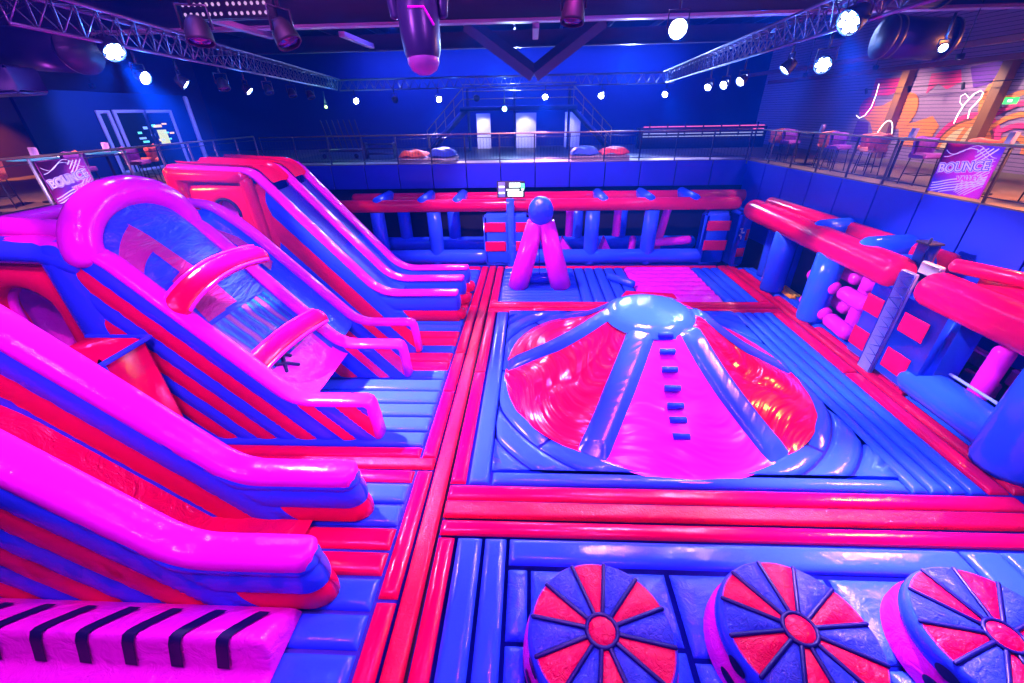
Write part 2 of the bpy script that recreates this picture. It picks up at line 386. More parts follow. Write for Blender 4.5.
# ------------------------------------------------------------------ slides
def fillet(pts, r, n=8):
    """polyline in XZ with rounded corners"""
    pts = [Vector(p) for p in pts]; out = [pts[0]]
    for i in range(1, len(pts) - 1):
        a, b, c = pts[i - 1], pts[i], pts[i + 1]; d1, d2 = (a - b).normalized(), (c - b).normalized()
        L = min(r, (a - b).length * .45, (c - b).length * .45)
        p, q = b + d1 * L, b + d2 * L
        for k in range(n + 1):
            s = k / n; out.append((p * (1 - s) + b * s) * (1 - s) + (b * (1 - s) + q * s) * s)
    out.append(pts[-1]); return out
def resample(path, step):
    out = [path[0]]
    for a, b in zip(path[:-1], path[1:]):
        k = max(1, int((b - a).length / step))
        for i in range(1, k + 1): out.append(a + (b - a) * i / k)
    return out
def ztop_of(path):
    xs = [p[0] for p in path]; zs = [p[1] for p in path]
    o = np.argsort(xs); xs = np.array(xs)[o]; zs = np.array(zs)[o]
    return lambda x: float(np.interp(x, xs, zs))
def slide_wall(root, Y0, Y1, corner, w, rail_h, rail_w, band=0.0, wrap=False, endr=0.2, fil=.35, zb=0.0, lean=0.0, rail_mat=None, amp=.045, name='side_wall', two_sided=True, xlim=None):
    """corner: XZ polyline of the rail top from the free end to the back"""
    path = fillet(corner, fil); zt = ztop_of(path)
    xe, zf = corner[0]; xk, zk = corner[1]; xs_, zs_ = corner[2]
    ang = math.atan2(zs_ - zk, xk - xs_)
    mat = stripe_vinyl('striped_side_vinyl', xk, zk - rail_h, ang, w, band, zf - rail_h)
    xb = corner[-1][0] if xlim is None else xlim
    def qf(x, z): return (-(x - xk) * sin(ang) - (z - (zk - rail_h)) * cos(ang)) / w
    # plan outline
    plan = []; step = .07
    k = int((xe - endr - xb) / step)
    for i in range(k): plan.append((xb + (xe - endr - xb) * i / k, Y0, 0, -1))
    for i in range(7):
        a = -PI / 2 + PI / 2 * i / 6; plan.append((xe - endr + endr * cos(a), Y0 + endr + endr * sin(a), cos(a), sin(a)))
    for i in range(7):
        a = PI / 2 * i / 6; plan.append((xe - endr + endr * cos(a), Y1 - endr + endr * sin(a), cos(a), sin(a)))
    k2 = k if two_sided else 12
    for i in range(1, k2): plan.append((xe - endr - (xe - endr - xb) * i / k2, Y1, 0, 1))
    g = G(); nv = 44; P = []
    for x, y, nx, ny in plan:
        top = zt(x) - rail_h * .45
        for j in range(nv):
            v = j / (nv - 1); z = top + (zb - top) * v
            q = qf(x, z)
            if band and q < 0 and z > zf - rail_h - band: q = (zf - rail_h - z) / band * .999
            elif band and q < 0: q = (zf - rail_h - band - z) / max(.1, zf - rail_h - band)
            d = amp * abs(sin(PI * (q % 1.0))) ** .5 * min(1.0, v * 9)
            le = lean * v * max(0, nx)
            P.append((x + nx * d + le, y + ny * d, z))
    g.grid(P, len(plan), nv)
    g.build(name, mat, root)
    # rail on top
    g = G(); c = [Vector((p[0], p[1])) for p in resample(path, .25)]
    if endr and not wrap: c = c
    pts = [(p.x, p.y) for p in c]
    if wrap: pts = [(xe + .095 + lean, zb + .03), (xe + .09 + lean * .5, zf * .5), (xe + .08, zf - .18), (xe + .03, zf - .06), (xe - .08, zf)] + [p for p in pts if p[0] < xe - .2]
    n = 20; rings = []; Yc = (Y0 + Y1) / 2
    for i, (x, z) in enumerate(pts):
        a, b = pts[max(i - 1, 0)], pts[min(i + 1, len(pts) - 1)]; t = Vector((b[0] - a[0], b[1] - a[1])).normalized(); up = Vector((t.y, -t.x))
        rings.append((x - up.x * rail_h / 2, z - up.y * rail_h / 2, up, 1.0))
    if not wrap:
        x0, z0, u0, _ = rings[0]
        rings = [(x0 - endr + endr * cos(a), z0, u0, max(sin(PI / 2 - a * .97), .02)) for a in (0.02, .25, .5, .75, 1.0, 1.25)] + [r for r in rings if r[0] < x0 - endr]
        rings = [(x, z, u, (1.0 if x < x0 - endr * 1.01 else max(.05, (1 - ((x - (x0 - endr)) / endr) ** 2) ** .5 * .55 + .45 * (1 if x < x0 - .03 else .6)))) for x, z, u, _ in rings]
    P = []
    for x, z, up, s in [(rings[0][0], rings[0][1], rings[0][2], 0)] + rings:
        for j in range(n):
            a = 2 * PI * j / n; cy, sy = cos(a), sin(a)
            cy = math.copysign(abs(cy) ** .7, cy) * (rail_w / 2) * s; sy = math.copysign(abs(sy) ** .8, sy) * rail_h / 2 * min(1, s + .35) * (s > 0)
            P.append((x + up.x * sy, Yc + cy, z + up.y * sy))
    g.grid(P, len(rings) + 1, n, cv=True)
    g.build('rail_tube', rail_mat or PINK, root)
    return path, zt
def lane(root, name, Y0, Y1, corner, drop, mat, x_lo, x_hi, sag=.05, fil=.35):
    path = resample(fillet([(x, z - drop) for x, z in corner], fil), .12)
    path = [p for p in path if x_lo <= p[0] <= x_hi]
    g = G(); nv = 12; P = []
    for p in path:
        for j in range(nv):
            v = j / (nv - 1); P.append((p[0], Y0 + (Y1 - Y0) * v, p[1] - sag * sin(PI * v) + .12 * abs(2 * v - 1) ** 6))
    g.grid(P, len(path), nv); return g.build(name, mat, root)

plumv = vinyl('plum_print_vinyl', (.45, .02, .25), .3, 6, .8, (1, .3, 1), .08)
# structure A: nearest slide, pink topped walls
cA1 = [(-2.66, 1.0), (-4.25, 1.0), (-6.9, 3.86), (-7.6, 4.3), (-8.6, 4.35)]
cA2 = [(-2.63, .98), (-4.38, .98), (-6.9, 3.78), (-7.6, 4.25), (-8.6, 4.3)]
A = thing('inflatable_slide', 'nearest slide with two thick magenta topped walls and blue and red stripes', 'inflatable slide', (-5, 3.7, 0))
slide_wall(A, 2.84, 3.24, cA1, .42, .30, .46, band=.36, endr=.2, lean=.10)
slide_wall(A, 4.14, 4.54, cA2, .42, .30, .46, band=.36, endr=.2, lean=.10)
g = G(); P = []; pth = [p for p in resample(fillet([(x, z) for x, z in cA2], .35), .12) if p[0] < -3.3]; zl = ztop_of(fillet(cA2, .35))
for p in pth:
    for j in range(14):
        v = j / 13; P.append((p[0], 3.18 + 1.05 * v, max(.06, p[1] - 1.15 - .5 * v ** .7 - .1 * sin(PI * v))))
g.grid(P, len(pth), 14); g.build('slide_lane', REDW, A)
# structure B: arched slide in the middle
Bs = thing('inflatable_slide', 'middle slide with a pink arch and two red cross bars over its lane', 'inflatable slide', (-5.5, 7.5, 0))
cB = [(-3.03, .93), (-4.45, .93), (-6.85, 3.80), (-7.6, 4.02), (-9.4, 4.02)]
slide_wall(Bs, 6.0, 6.30, cB, .31, .17, .36, wrap=True, endr=.1, lean=.04, xlim=-7.5)
slide_wall(Bs, 8.18, 8.46, cB, .31, .17, .36, wrap=True, endr=.1, lean=.04, xlim=-7.5)
cB3 = [(-3.05, .93), (-4.45, .93), (-6.6, 3.35), (-7.3, 3.92), (-7.9, 4.0)]
slide_wall(Bs, 9.36, 9.60, cB3, .31, .17, .32, wrap=True, endr=.1, lean=.04)
def star_vinyl(name, pts_fn, base, other):
    m, nt, b = nodes(name); tc, nz = wrinkle(nt, b, 3.0, .7, .09, (1, .35, 1)); pts_fn(nt, tc, b, base, other); b.inputs['Roughness'].default_value = .22; return m
lane(Bs, 'slide_lane', 6.26, 8.22, cB, .30, BLUEW, -7.3, -4.6)
lane(Bs, 'slide_lane', 8.44, 9.38, cB3, .28, BLUEW, -7.9, -4.6)
# printed red shapes on the two lanes (flat vinyl sheets lying on the lane)
def on_slope(corner, drop, pts, lift=.02, nsub=10):
    """triangle or quad given by (x, Y), laid on the slope of a lane"""
    zt = ztop_of(fillet([(x, z - drop) for x, z in corner], .35)); g = G(); a, b, c, d = [Vector(p) for p in pts]; P = []
    for i in range(nsub + 1):
        for j in range(nsub + 1):
            u, v = i / nsub, j / nsub; p = (a * (1 - u) + b * u) * (1 - v) + (d * (1 - u) + c * u) * v; P.append((p.x, p.y, zt(p.x) + lift))
    g.grid(P, nsub + 1, nsub + 1); return g
on_slope(cB3, .28, [(-6.05, 8.9), (-6.15, 9.22), (-6.75, 9.12), (-7.2, 8.8)], .02).build('magenta_print', plumv, Bs)
# lane vinyl under the first bar, reflections painted as teal and mauve streaks
m, nt, b = nodes('reflection_streaks'); tc, nz = wrinkle(nt, b, 2.6, .8, .1, (1, 3.2, 1))
wv = N(nt, 'ShaderNodeTexWave'); wv.bands_direction = 'Y'; wv.inputs['Scale'].default_value = 0.75; wv.inputs['Distortion'].default_value = 5; wv.inputs['Detail'].default_value = 2; nt.links.new(tc.outputs['Object'], wv.inputs[0])
cr = N(nt, 'ShaderNodeValToRGB'); el = cr.color_ramp.elements; el[0].color = (.01, .04, .45, 1); el[1].color = (.30, .10, .28, 1)
e2 = el.new(.45); e2.color = (.0, .28, .42, 1); e3 = el.new(.7); e3.color = (.02, .05, .5, 1)
nt.links.new(wv.outputs[0], cr.inputs[0]); nt.links.new(cr.outputs[0], b.inputs['Base Color']); b.inputs['Roughness'].default_value = .25
REFL = m
on_slope(cB, .32, [(-4.98, 6.32), (-4.98, 8.14), (-5.85, 8.14), (-5.85, 6.32)], .06, 24).build('reflection_sheet', REFL, Bs)
on_slope(cB, .32, [(-4.3, 6.32), (-4.3, 8.14), (-5.0, 8.14), (-5.0, 6.32)], .05, 24).build('pink_apron', PINKW, Bs)
g = G(); zt = ztop_of(fillet([(x, z - .25) for x, z in cB], .35))
for (x0, y0, x1, y1) in ((-5.2, 6.75, -4.95, 7.05), (-5.2, 7.2, -4.85, 6.65), (-5.0, 6.6, -4.8, 7.0)):
    g.tube([(x0, y0, zt(x0)), ((x0 + x1) / 2, (y0 + y1) / 2, zt((x0 + x1) / 2) + .04), (x1, y1, zt(x1))], .035, 8)
g.build('strap', NAVY, Bs)
# pink arch over the top of the lane
def arch_tube(root, name, P, r, mat, n=20, flat=1.0, up=None):
    g = G(); g.tube(P, r, n, caps='round', flat=flat, up=up); return g.build(name, mat, root)
aP = [(-7.12 - .03 * sin(a), 7.23 - 1.12 * cos(a), 3.70 + .80 * sin(a)) for a in [PI * i / 24 for i in range(25)]]
arch_tube(Bs, 'arch', aP, .26, PINK, up=(1, 0, 0))
ztB = ztop_of(fillet([(x, z - .30) for x, z in cB], .35))
def curtain(a, u, lift=0.0):
    """blue sheet stretched from the arch down the top of the lane"""
    y = 7.23 - .97 * cos(a); xa, za = -7.05, 3.66 + .66 * sin(a); xb_ = -5.80; zb_ = ztB(xb_) + .05
    x = xa + (xb_ - xa) * u; z = za + (zb_ - za) * u + .16 * sin(PI * u) * (.3 + .7 * sin(a)) + .018 * sin(9 * u + 5 * a) * sin(PI * u)
    return (x + lift * .6, y, z + lift * .8)
def cpatch(q, lift, n=14):
    P = []
    for i in range(n + 1):
        for j in range(n + 1):
            v, w_ = i / n, j / n; a = (q[0][0] * (1 - v) + q[1][0] * v) * (1 - w_) + (q[3][0] * (1 - v) + q[2][0] * v) * w_; u = (q[0][1] * (1 - v) + q[1][1] * v) * (1 - w_) + (q[3][1] * (1 - v) + q[2][1] * v) * w_
            P.append(curtain(a, u, lift))
    return G().grid(P, n + 1, n + 1)
g = G(); g.grid([curtain(PI * i / 40, j / 24) for i in range(41) for j in range(25)], 41, 25); g.build('arch_curtain', BLUEC, Bs)
cpatch([(.35, .20), (.40, .42), (1.15, .40), (1.1, .16)], .012).build('plum_print', plumv, Bs)
cpatch([(1.1, .14), (.98, .42), (1.25, .96), (1.62, .96)], .014).build('plum_print', plumv, Bs)
cpatch([(.75, .62), (.6, .97), (1.25, .97), (1.2, .6)], .010).build('plum_print', plumv, Bs)
def crossbar(pts):
    P = [Vector(p) for p in pts]; Q = []
    n = 16
    for i in range(n + 1):
        s = i / n; Q.append((P[0] * (1 - s) + P[1] * s) * (1 - s) + (P[1] * (1 - s) + P[2] * s) * s)
    face = Vector((.62, -.12, .78)).normalized()
    g = G(); g.tube(Q, .225, 20, flat=.5, up=face, caps='round'); b_ = g.build('cross_bar', RED, Bs)
    for s in (-1, 1):
        E_ = []
        for i, q in enumerate(Q):
            t_ = (Q[min(i + 1, n)] - Q[max(i - 1, 0)]).normalized(); sd = t_.cross(face).normalized(); E_.append(q + sd * (.20 * s) + face * .055)
        g = G(); g.tube(E_, .032, 10); g.build('pink_edge', PINK, b_)
crossbar([(-6.05, 6.16, 2.78), (-5.95, 7.0, 3.28), (-5.72, 8.22, 3.06)])
crossbar([(-5.28, 6.16, 1.38), (-5.05, 7.0, 1.72), (-4.80, 8.22, 1.60)])
# tower side of B with the arched crawl hole
def arched_panel(g, x0, x1, z0, z1, y, hx0, hx1, hz0, hz1, th, mi=0):
    """vertical panel in the XZ plane with an arched opening"""
    n = 16; cx, r = (hx0 + hx1) / 2, (hx1 - hx0) / 2; zs = hz1 - r
    inner = [(hx1, hz0)] + [(cx + r * cos(PI * i / n), zs + (hz1 - zs) * sin(PI * i / n)) for i in range(n + 1)] + [(hx0, hz0)]
    outer = []
    for (x, z) in inner:
        d = Vector((x - cx, z - (zs + hz0) / 2));
        t = min((x1 - cx) / d.x if d.x > 1e-6 else 1e9, (x0 - cx) / d.x if d.x < -1e-6 else 1e9, (z1 - (zs + hz0) / 2) / d.y if d.y > 1e-6 else 1e9, (z0 - (zs + hz0) / 2) / d.y if d.y < -1e-6 else 1e9)
        outer.append((cx + d.x * t, (zs + hz0) / 2 + d.y * t))
    P = []
    for (xo, zo), (xi, zi) in zip(outer, inner):
        for s, yy in ((0, y + th), (0, y), (.15, y - .05), (.5, y - .08), (.85, y - .05), (1, y), (1, y + th)):
            P.append((xo + (xi - xo) * s, yy, zo + (zi - zo) * s))
    g.grid(P, len(inner), 7, mi); return g
arched_panel(G(), -9.4, -7.78, 1.1, 3.62, 6.12, -9.2, -8.15, 1.2, 3.15, .3).build('red_panel', RED, Bs)
g = G()
g.tube([(-9.6, 6.1, 3.80), (-8.6, 6.1, 3.82), (-7.75, 6.1, 3.78), (-7.3, 6.1, 3.6)], .22, 16)
g.tube([(-7.52, 6.1, 3.72), (-7.52, 6.1, 2.6), (-7.50, 6.1, 1.0)], .34, 20, flat=.62, up=(0, 1, 0))
g.build('blue_frame', BLUE, Bs)
g = G(); g.tube([(-9.8, 6.35, 4.1), (-8.4, 6.35, 4.12), (-7.5, 6.35, 4.05)], .16, 14); g.build('top_tube', PINK, Bs)
g = G()
ap = [(-8.15, 6.3, 1.25), (-8.15, 6.3, 2.6)] + [(-8.675 + .52 * cos(PI * i / 10), 6.3, 2.6 + .55 * sin(PI * i / 10)) for i in range(11)] + [(-9.2, 6.3, 1.25)]
g.tube(ap, .07, 10); g.build('hole_edge', PINK, Bs)
G().box((-8.65, 7.2, 2.2), (1.6, .1, 3.2), 0, .03, ROT(-.25, 0, 0)).build('inner_wall', PINKW, Bs)
G().box((-8.65, 6.9, 1.0), (1.5, 1.3, .25), 0, .06).build('inner_floor', PINK, Bs)
g = G(); g.box((-9.75, 7.3, 1.9), (.4, 2.6, 3.8), 0, .15); g.build('tower_back', PINKW, Bs)
G().box((-8.6, 8.2, 1.8), (2.0, .2, 3.6), 0, .08).build('tower_side', BLUEW, Bs)
g = G(); g.box((-8.65, 7.85, 3.72), (2.0, .9, .2), 0, .08); g.build('tower_top', plain('grey_net_cover', (.16, .15, .2), .7), Bs)
g = G(); g.tube([(-9.65, 6.3, 3.98), (-9.65, 7.6, 3.98), (-9.65, 9.0, 3.98)], .13, 12); g.build('back_tube', PINK, Bs)
# red pad block in front of the tower
pb = thing('pad_block', 'red pad with blue piping standing against the arched slide tower', 'soft block', (-6.9, 5.45, 0))
G().box((-7.05, 5.42, 1.15), (1.1, .9, 2.5), 0, .12).build('body', RED, pb)
g = G(); g.tube([(-6.48, 4.97, 2.3), (-6.48, 4.97, .1)], .045, 8); g.tube([(-6.48, 4.97, 2.36), (-6.48, 5.87, 2.36)], .045, 8); g.tube([(-6.5, 5.87, 2.36), (-7.6, 5.87, 2.36)], .04, 8); g.build('piping', BLUE, pb)
# structure C: red topped triple-rail slide at the back
Cs = thing('inflatable_slide', 'tall red topped slide at the back with three pink rails', 'inflatable slide', (-6, 12.4, 0))
cC = [(-2.16, .97), (-4.47, .95), (-6.95, 3.92), (-7.35, 4.42), (-9.5, 4.55)]
for i, (y0, y1) in enumerate(((11.22, 11.52), (12.46, 12.74), (13.5, 13.78))):
    slide_wall(Cs, y0, y1, cC, .46, .14, .44, band=.46, endr=.1, fil=.5, amp=.05, xlim=-7.15)
for y0, y1 in ((11.5, 12.48), (12.72, 13.52)):
    lane(Cs, 'slide_sheet', y0, y1, cC, .20, plain('dark_blue_slide_sheet', (.012, .03, .42), .55), -7.05, -5.6, .03, .5)
    lane(Cs, 'slide_lane', y0, y1, cC, .34, plain('soft_blue_lane', CB, .5), -6.0, -4.0, -.08, .5)
    lane(Cs, 'platform_top', y0, y1, cC, .06, RED, -9.5, -7.0, -.05, .5)
# red platform box with recess and round hole on its near side
arched_panel(G(), -9.45, -7.45, .1, 4.0, 11.35, -8.75, -8.05, 2.7, 3.65, .3).build('red_panel', RED, Cs)
g = G(); g.tube([(-9.5, 11.28, .2), (-9.5, 11.28, 4.35)], .2, 14); g.tube([(-9.5, 11.25, 4.3), (-7.6, 11.25, 4.22)], .17, 14); g.tube([(-7.55, 11.25, 4.1), (-7.40, 11.25, .2)], .16, 14); g.tube([(-7.2, 11.3, 3.95), (-7.15, 11.3, .2)], .15, 14); g.build('red_frame', RED, Cs)
g = G(); g.box((-8.4, 11.62, 3.2), (1.2, .06, 1.3), 0, .03, ROT(-.2, 0, 0)); g.build('hole_lining', vinyl('violet_lining', (.75, .03, .75), .3, 4, .9, (1, 1, 1), .1), Cs)
g = G(); g.tube([(-8.4 + .36 * cos(PI * i / 12), 11.33, 3.2 + .45 * sin(PI * i / 12)) for i in range(13)], .045, 8); g.build('hole_edge', NAVY, Cs)
g = G(); g.box((-9.4, 12.5, 2.1), (.3, 2.5, 4.3), 0, .12); g.build('tower_back', REDW, Cs)
for y in (11.38, 12.6, 13.64): G().tube([(-2.28, y, .22), (-2.12, y, .2)], .2, 12).build('end_foot', RED, Cs)

# pink ridge mat with dark webbing, front left
rm = thing('ridge_mat', 'pink ridge mat with dark webbing straps in the front left corner', 'mat', (-5, 2.3, 0))
prof = [(2.80, .02), (2.77, .14), (2.55, .35), (2.36, .455), (2.27, .497), (2.235, .49), (2.20, .42), (2.14, .10), (2.09, .045), (2.0, .03), (1.6, .05), (1.0, .05), (.6, .04)]
g = G(); xs = [-2.93, -2.94, -2.97, -3.05] + [-3.15 - .14 * i for i in range(34)]; fz = [0, .6, .9, 1.0] + [1.0] * 34
g.grid([(x, p[0], p[1] * f) for x, f in zip(xs, fz) for p in prof], len(xs), len(prof)); g.build('mat_top', PINKW, rm)
for k in range(8):
    x = -3.42 - .55 * k
    q = [(x + .20, 2.60, .335), (x + .17, 2.55, .37), (x + .06, 2.36, .475), (x + .02, 2.275, .52), (x + .005, 2.228, .515), (x - .01, 2.185, .43), (x - .04, 2.15, .25), (x - .06, 2.115, .10)]
    P = []
    for (a, b_, c_) in q: P += [(a - .075, b_, c_ + .006), (a + .075, b_ - .004, c_ + .006)]
    g = G(); g.grid(P, len(q), 2); g.grid([(a, b_ + .03, c_ - .02) for (a, b_, c_) in P], len(q), 2); g.build('strap', NAVY, rm)
for k in range(8):
    x = -3.75 - .455 * k
    g = G(); g.box((x, 1.75, .07), (.1, .3, .03), 0, .01); g.build('strap', NAVY, rm)
# ------------------------------------------------------------------ domed mound
D = thing('inflatable_mound', 'big red, pink and blue domed mound with a step rope side', 'inflatable mound', (DC[0], DC[1], 0))
RT, RBASE, HT = 1.02, 3.38, 1.52
def dz(r):
    if r <= RT: return HT + .10 * (1 - (r / RT) ** 2)
    s = (r - RT) / (RBASE - RT)
    return HT * (max(0, 1 - s) ** 1.18) * (1 - .06 * sin(PI * s)) 
ridge_deg = (240, 301, 2, 62, 120, 177)
HWD = .29
g = G(); P = []
for i in range(12):
    r = 1.12 * i / 11
    for j in range(48): a = 2 * PI * j / 48; P.append((DC[0] - .10 + r * .93 * cos(a), DC[1] + r * sin(a), dz(r * .90) + .085 - 1.5 * max(0, r - .80) ** 2))
g.grid(P, 12, 48, cv=True); g.build('top_cap', BLUE, D)
g = G(); g.tube([(DC[0] + .95 * s, DC[1] + .1 + .28 * (1 - s * s), dz(.95 * abs(s)) + .05) for s in [-1 + .1 * k for k in range(21)]], .012, 6); g.build('cap_seam', SEAM, D)
MB_ = folded('folded_blue_vinyl', CB, *DC, sr=4.5, sa=1.0, st=.3, dist=.06)
for dg in ridge_deg:
    a = math.radians(dg); d = Vector((cos(a), sin(a))); nn = Vector((-sin(a), cos(a))); g = G(); P = []
    for i in range(40):
        r = .74 + (3.40 - .74) * i / 39
        for j in range(13):
            s = -1 + 2 * j / 12; wv_ = HWD * (1 + .12 * (r - 1) / 2.4)
            x, y = DC[0] + d.x * r + nn.x * s * wv_, DC[1] + d.y * r + nn.y * s * wv_
            P.append((x, y, max(.0, dz(r)) + .15 * (1 - s ** 4) * min(1, (3.46 - r) * 4, max(0, .25 + (r - .93) * 2.5)) - .03))
    g.grid(P, 40, 13); g.build('ridge', MB_, D)
MR, MPK = folded('folded_red_vinyl', CR, *DC, sr=4.6, sa=1.6, st=.65, dist=.16), folded('folded_pink_vinyl', CP, *DC, sr=3.4, sa=2.2, st=.35, dist=.10)
mats_p = {270: MPK, 331: MR, 32: MR, 91: MPK, 148: MR, 208: MR}
for k in range(6):
    d0 = ridge_deg[k]; d1 = ridge_deg[(k + 1) % 6]; d1 += 360 if d1 < d0 else 0
    mid = (d0 + d1) / 2; key = min(mats_p, key=lambda q: min(abs(q - mid % 360), 360 - abs(q - mid % 360)))
    a0, a1 = math.radians(d0), math.radians(d1); g = G(); P = []; nu, nv = 44, 30
    for i in range(nu):
        r = .74 + (3.44 - .74) * i / (nu - 1); da = min(.20 / max(r, .1), (a1 - a0) * .45)
        for j in range(nv):
            s = j / (nv - 1); a = a0 + da + (a1 - a0 - 2 * da) * s; t_ = max(0, (r - 1.1) / 2.3)
            sag = (.18 if key != 270 else .05) * sin(PI * s) * sin(PI * min(1, t_ * 1.05)) 
            rr = r + (.10 * sin(PI * s) * t_ ** 4)
            belly = (.24 if key != 270 else .06) * max(0, sin(PI * s)) ** .8 * max(0, sin(PI * min(1, max(0, (t_ - .45) / .55)))) 
            crease = -.10 * math.exp(-((s - .5) / .07) ** 2) * sin(PI * t_) if key in (208, 331) else 0
            P.append((DC[0] + rr * cos(a), DC[1] + rr * sin(a), max(0.0, dz(min(r, RBASE)) - sag + belly + crease)))
    g.grid(P, nu, nv); g.build('panel', mats_p[key], D)
for k, r in enumerate((1.04, 1.32, 1.62, 1.94, 2.24, 2.48, 2.76)):
    x = DC[0] - .06
    slope = (dz(r + .05) - dz(r - .05)) / .1
    n_ = Vector((0, slope, 1)).normalized(); z = dz(r) + .03
    g = G(); g.tube([(x - .15, DC[1] - r, z), (x + .15, DC[1] - r, z)], .065, 12, caps='flat'); g.build('step_peg', BLUE, D)

# ------------------------------------------------------------------ pink legged tripod
T = thing('pillar_tripod', 'pink legged tripod with a blue ball end near the back wall', 'inflatable obstacle', (.3, 14.3, 0))
for x0, x1 in ((-.46, .17), (1.10, .50)):
    g = G(); g.tube([(x0, 14.12, .0), (x0 * .7 + x1 * .3, 14.05, .72), (x1, 13.95, 2.35)], [.37, .36, .29], 18, caps='flat'); g.build('leg', PINK, T)
g = G(); g.lathe([(.001, .42)] + [(.42 * sin(a), .42 * cos(a) * 1.0) for a in [PI / 2 * i / 8 for i in range(1, 9)]] + [(.40, -.35), (.40, -.7), (.3, -.95), (.001, -1.02)], (.33, 14.0, 2.70), 28, 0, ROT(PI / 2 - .25, 0, 0)); g.v = [(x, y, 2.70 + (z - 2.70) * 1.15) for x, y, z in g.v]; g.build('ball', BLUEW, T)
g = G(); g.tube([(-.1, 14.5, .18), (.75, 14.5, .18)], .2, 12); g.build('floor_roll', BLUE, T)
g = G(); g.tube([(.32, 14.05, 2.3), (.30, 14.1, 1.3), (.31, 14.1, .5)], .015, 6); g.build('cord', NAVY, T)
o = G().tube([(2.95, 14.7, .16), (3.65, 14.0, .13)], .13, 14, caps='round').build('foam_roller', BLUE)
tag(o, 'blue roller lying across the edge of the pink quilted panel', 'roller')
o = G().pillow((3.1, 13.1, .02), (4.9, 12.9, .02), (4.9, 13.2, .02), (3.3, 13.5, .02), .1, e=.12).build('red_pad', RED)
tag(o, 'low red pad lying on the pink quilted panel behind the mound', 'soft pad')

# ------------------------------------------------------------------ pinwheel drums
def drum(loc, rot, label):
    t = thing('pinwheel_drum', label, 'soft drum', (loc[0], loc[1], 0), 'pinwheel drums on the near bed'); R0, h = .80, .56; cx, cy = loc
    n = 12
    g = G()
    for k in range(n):
        P = []; a0 = rot + 2 * PI * k / n; a1 = rot + 2 * PI * (k + 1) / n
        for i in range(9):
            r = .16 + (R0 - .18) * i / 8
            for j in range(7):
                a = a0 + (a1 - a0) * j / 6; bl = .035 * sin(PI * j / 6) * sin(PI * min(1, i / 8 * .9 + .08))
                P.append((cx + r * cos(a), cy + r * sin(a), h - .02 + bl))
        g.grid(P, 9, 7, k % 2)
    g.build('pinwheel_top', [REDW2, BLUEW2], t)
    g = G(); g.lathe([(.001, .045), (.08, .042), (.14, .025), (.165, 0)], (cx, cy, h - .01), 24); g.build('hub', REDW2, t)
    g = G()
    for k in range(n):
        a = rot + 2 * PI * k / n; g.tube([(cx + .16 * cos(a), cy + .16 * sin(a), h + .005), (cx + (R0 - .02) * cos(a), cy + (R0 - .02) * sin(a), h - .01)], .026, 6, flat=.6)
    g.tube([(cx + .17 * cos(2 * PI * k / 24), cy + .17 * sin(2 * PI * k / 24), h + .005) for k in range(25)], .024, 6, caps=None)
    g.build('piping', DSEAM, t)
    g = G(); g.lathe([(R0 - .03, h - .015), (R0 - .005, h - .03), (R0 + .02, h - .10), (R0 + .025, h - .2), (R0 + .0, h - .27)], (cx, cy, 0), 48); g.build('side_band', BLUE, t)
    g = G(); g.lathe([(R0 - .01, h - .26), (R0 + .03, h - .32), (R0 + .07, .16), (R0 + .08, 0.0)], (cx, cy, 0), 48); g.build('skirt', PINKW, t)
    for zc, rr in ((h - .17, R0 + .035), (.17, R0 + .08)):
        for a in (PI * 1.12, PI * 1.75):
            P = []
            for i in range(6):
                for j in range(20):
                    b_ = 2 * PI * j / 20; u, w_ = .11 * i / 5 * cos(b_), .075 * i / 5 * sin(b_)
                    P.append((cx + rr * cos(a + u / rr), cy + rr * sin(a + u / rr), zc + w_))
            g = G(); g.grid(P, 6, 20, cv=True); g.build('mesh_vent', NAVY, t)
    return t
DSEAM = vinyl('dark_navy_piping', (.003, .006, .13), .35)
REDW2 = vinyl('crinkled_red_vinyl', CR, .16, 11, .8, (1, 1, 1), .04); BLUEW2 = vinyl('crinkled_blue_vinyl', (.02, .06, .5), .14, 11, .8, (1, 1, 1), .04)
drum((.81, 2.43), math.radians(80), 'pinwheel drum nearest the red seam strip, first of three')
drum((2.99, 2.52), math.radians(66), 'middle pinwheel drum between its two twins')
drum((5.14, 2.52), math.radians(50), 'pinwheel drum at the right edge, third of three')

# ------------------------------------------------------------------ back frame of beams and columns
def column(root, x, y, r, z0=0.0, z1=2.15, mat=None):
    g = G(); g.tube([(x, y, z0), (x, y, z0 + .1), (x, y, (z0 + z1) / 2), (x, y, z1)], [r * .95, r, r * 1.03, r], 18, caps='flat'); return g.build('column', mat or BLUE, root)
Bf = thing('inflatable_colonnade', 'long inflatable wall at the back with red beam and blue columns', 'inflatable colonnade', (0, 17, 0))
YF = 16.72
g = G(); g.tube([(-7.6 + .5 * i, YF, 2.38) for i in range(32)], .24, 18); g.build('beam', RED, Bf)
g = G(); g.tube([(-7.6 + .5 * i, 18.3, 2.38) for i in range(34)], .24, 16); g.build('rear_beam', RED, Bf)
for x in (-6.2, -3.9, 2.45, 4.75): column(Bf, x, YF, .28)
for x in (-5.6, -3.4, 2.0, 3.9): column(Bf, x, 18.3, .27)
for x in (-6.1, -4.3, -2.9, 2.8, 4.6, 6.3):
    g = G(); g.tube([(x, YF, 2.5), (x - .0, 18.3, 2.5)], .24, 14); g.build('cross_tube', BLUE, Bf)
g = G()
for x0, x1 in ((-7.4, -2.0), (.1, 6.8)): g.tube([(x0 + (x1 - x0) * i / 10, YF - .02, .3) for i in range(11)], .30, 16)
g.build('low_wall', BLUE, Bf)
g = G()
for x0, x1 in ((-7.4, -2.0), (.1, 7.0)): g.tube([(x0 + (x1 - x0) * i / 10, 18.2, .45) for i in range(11)], .30, 14)
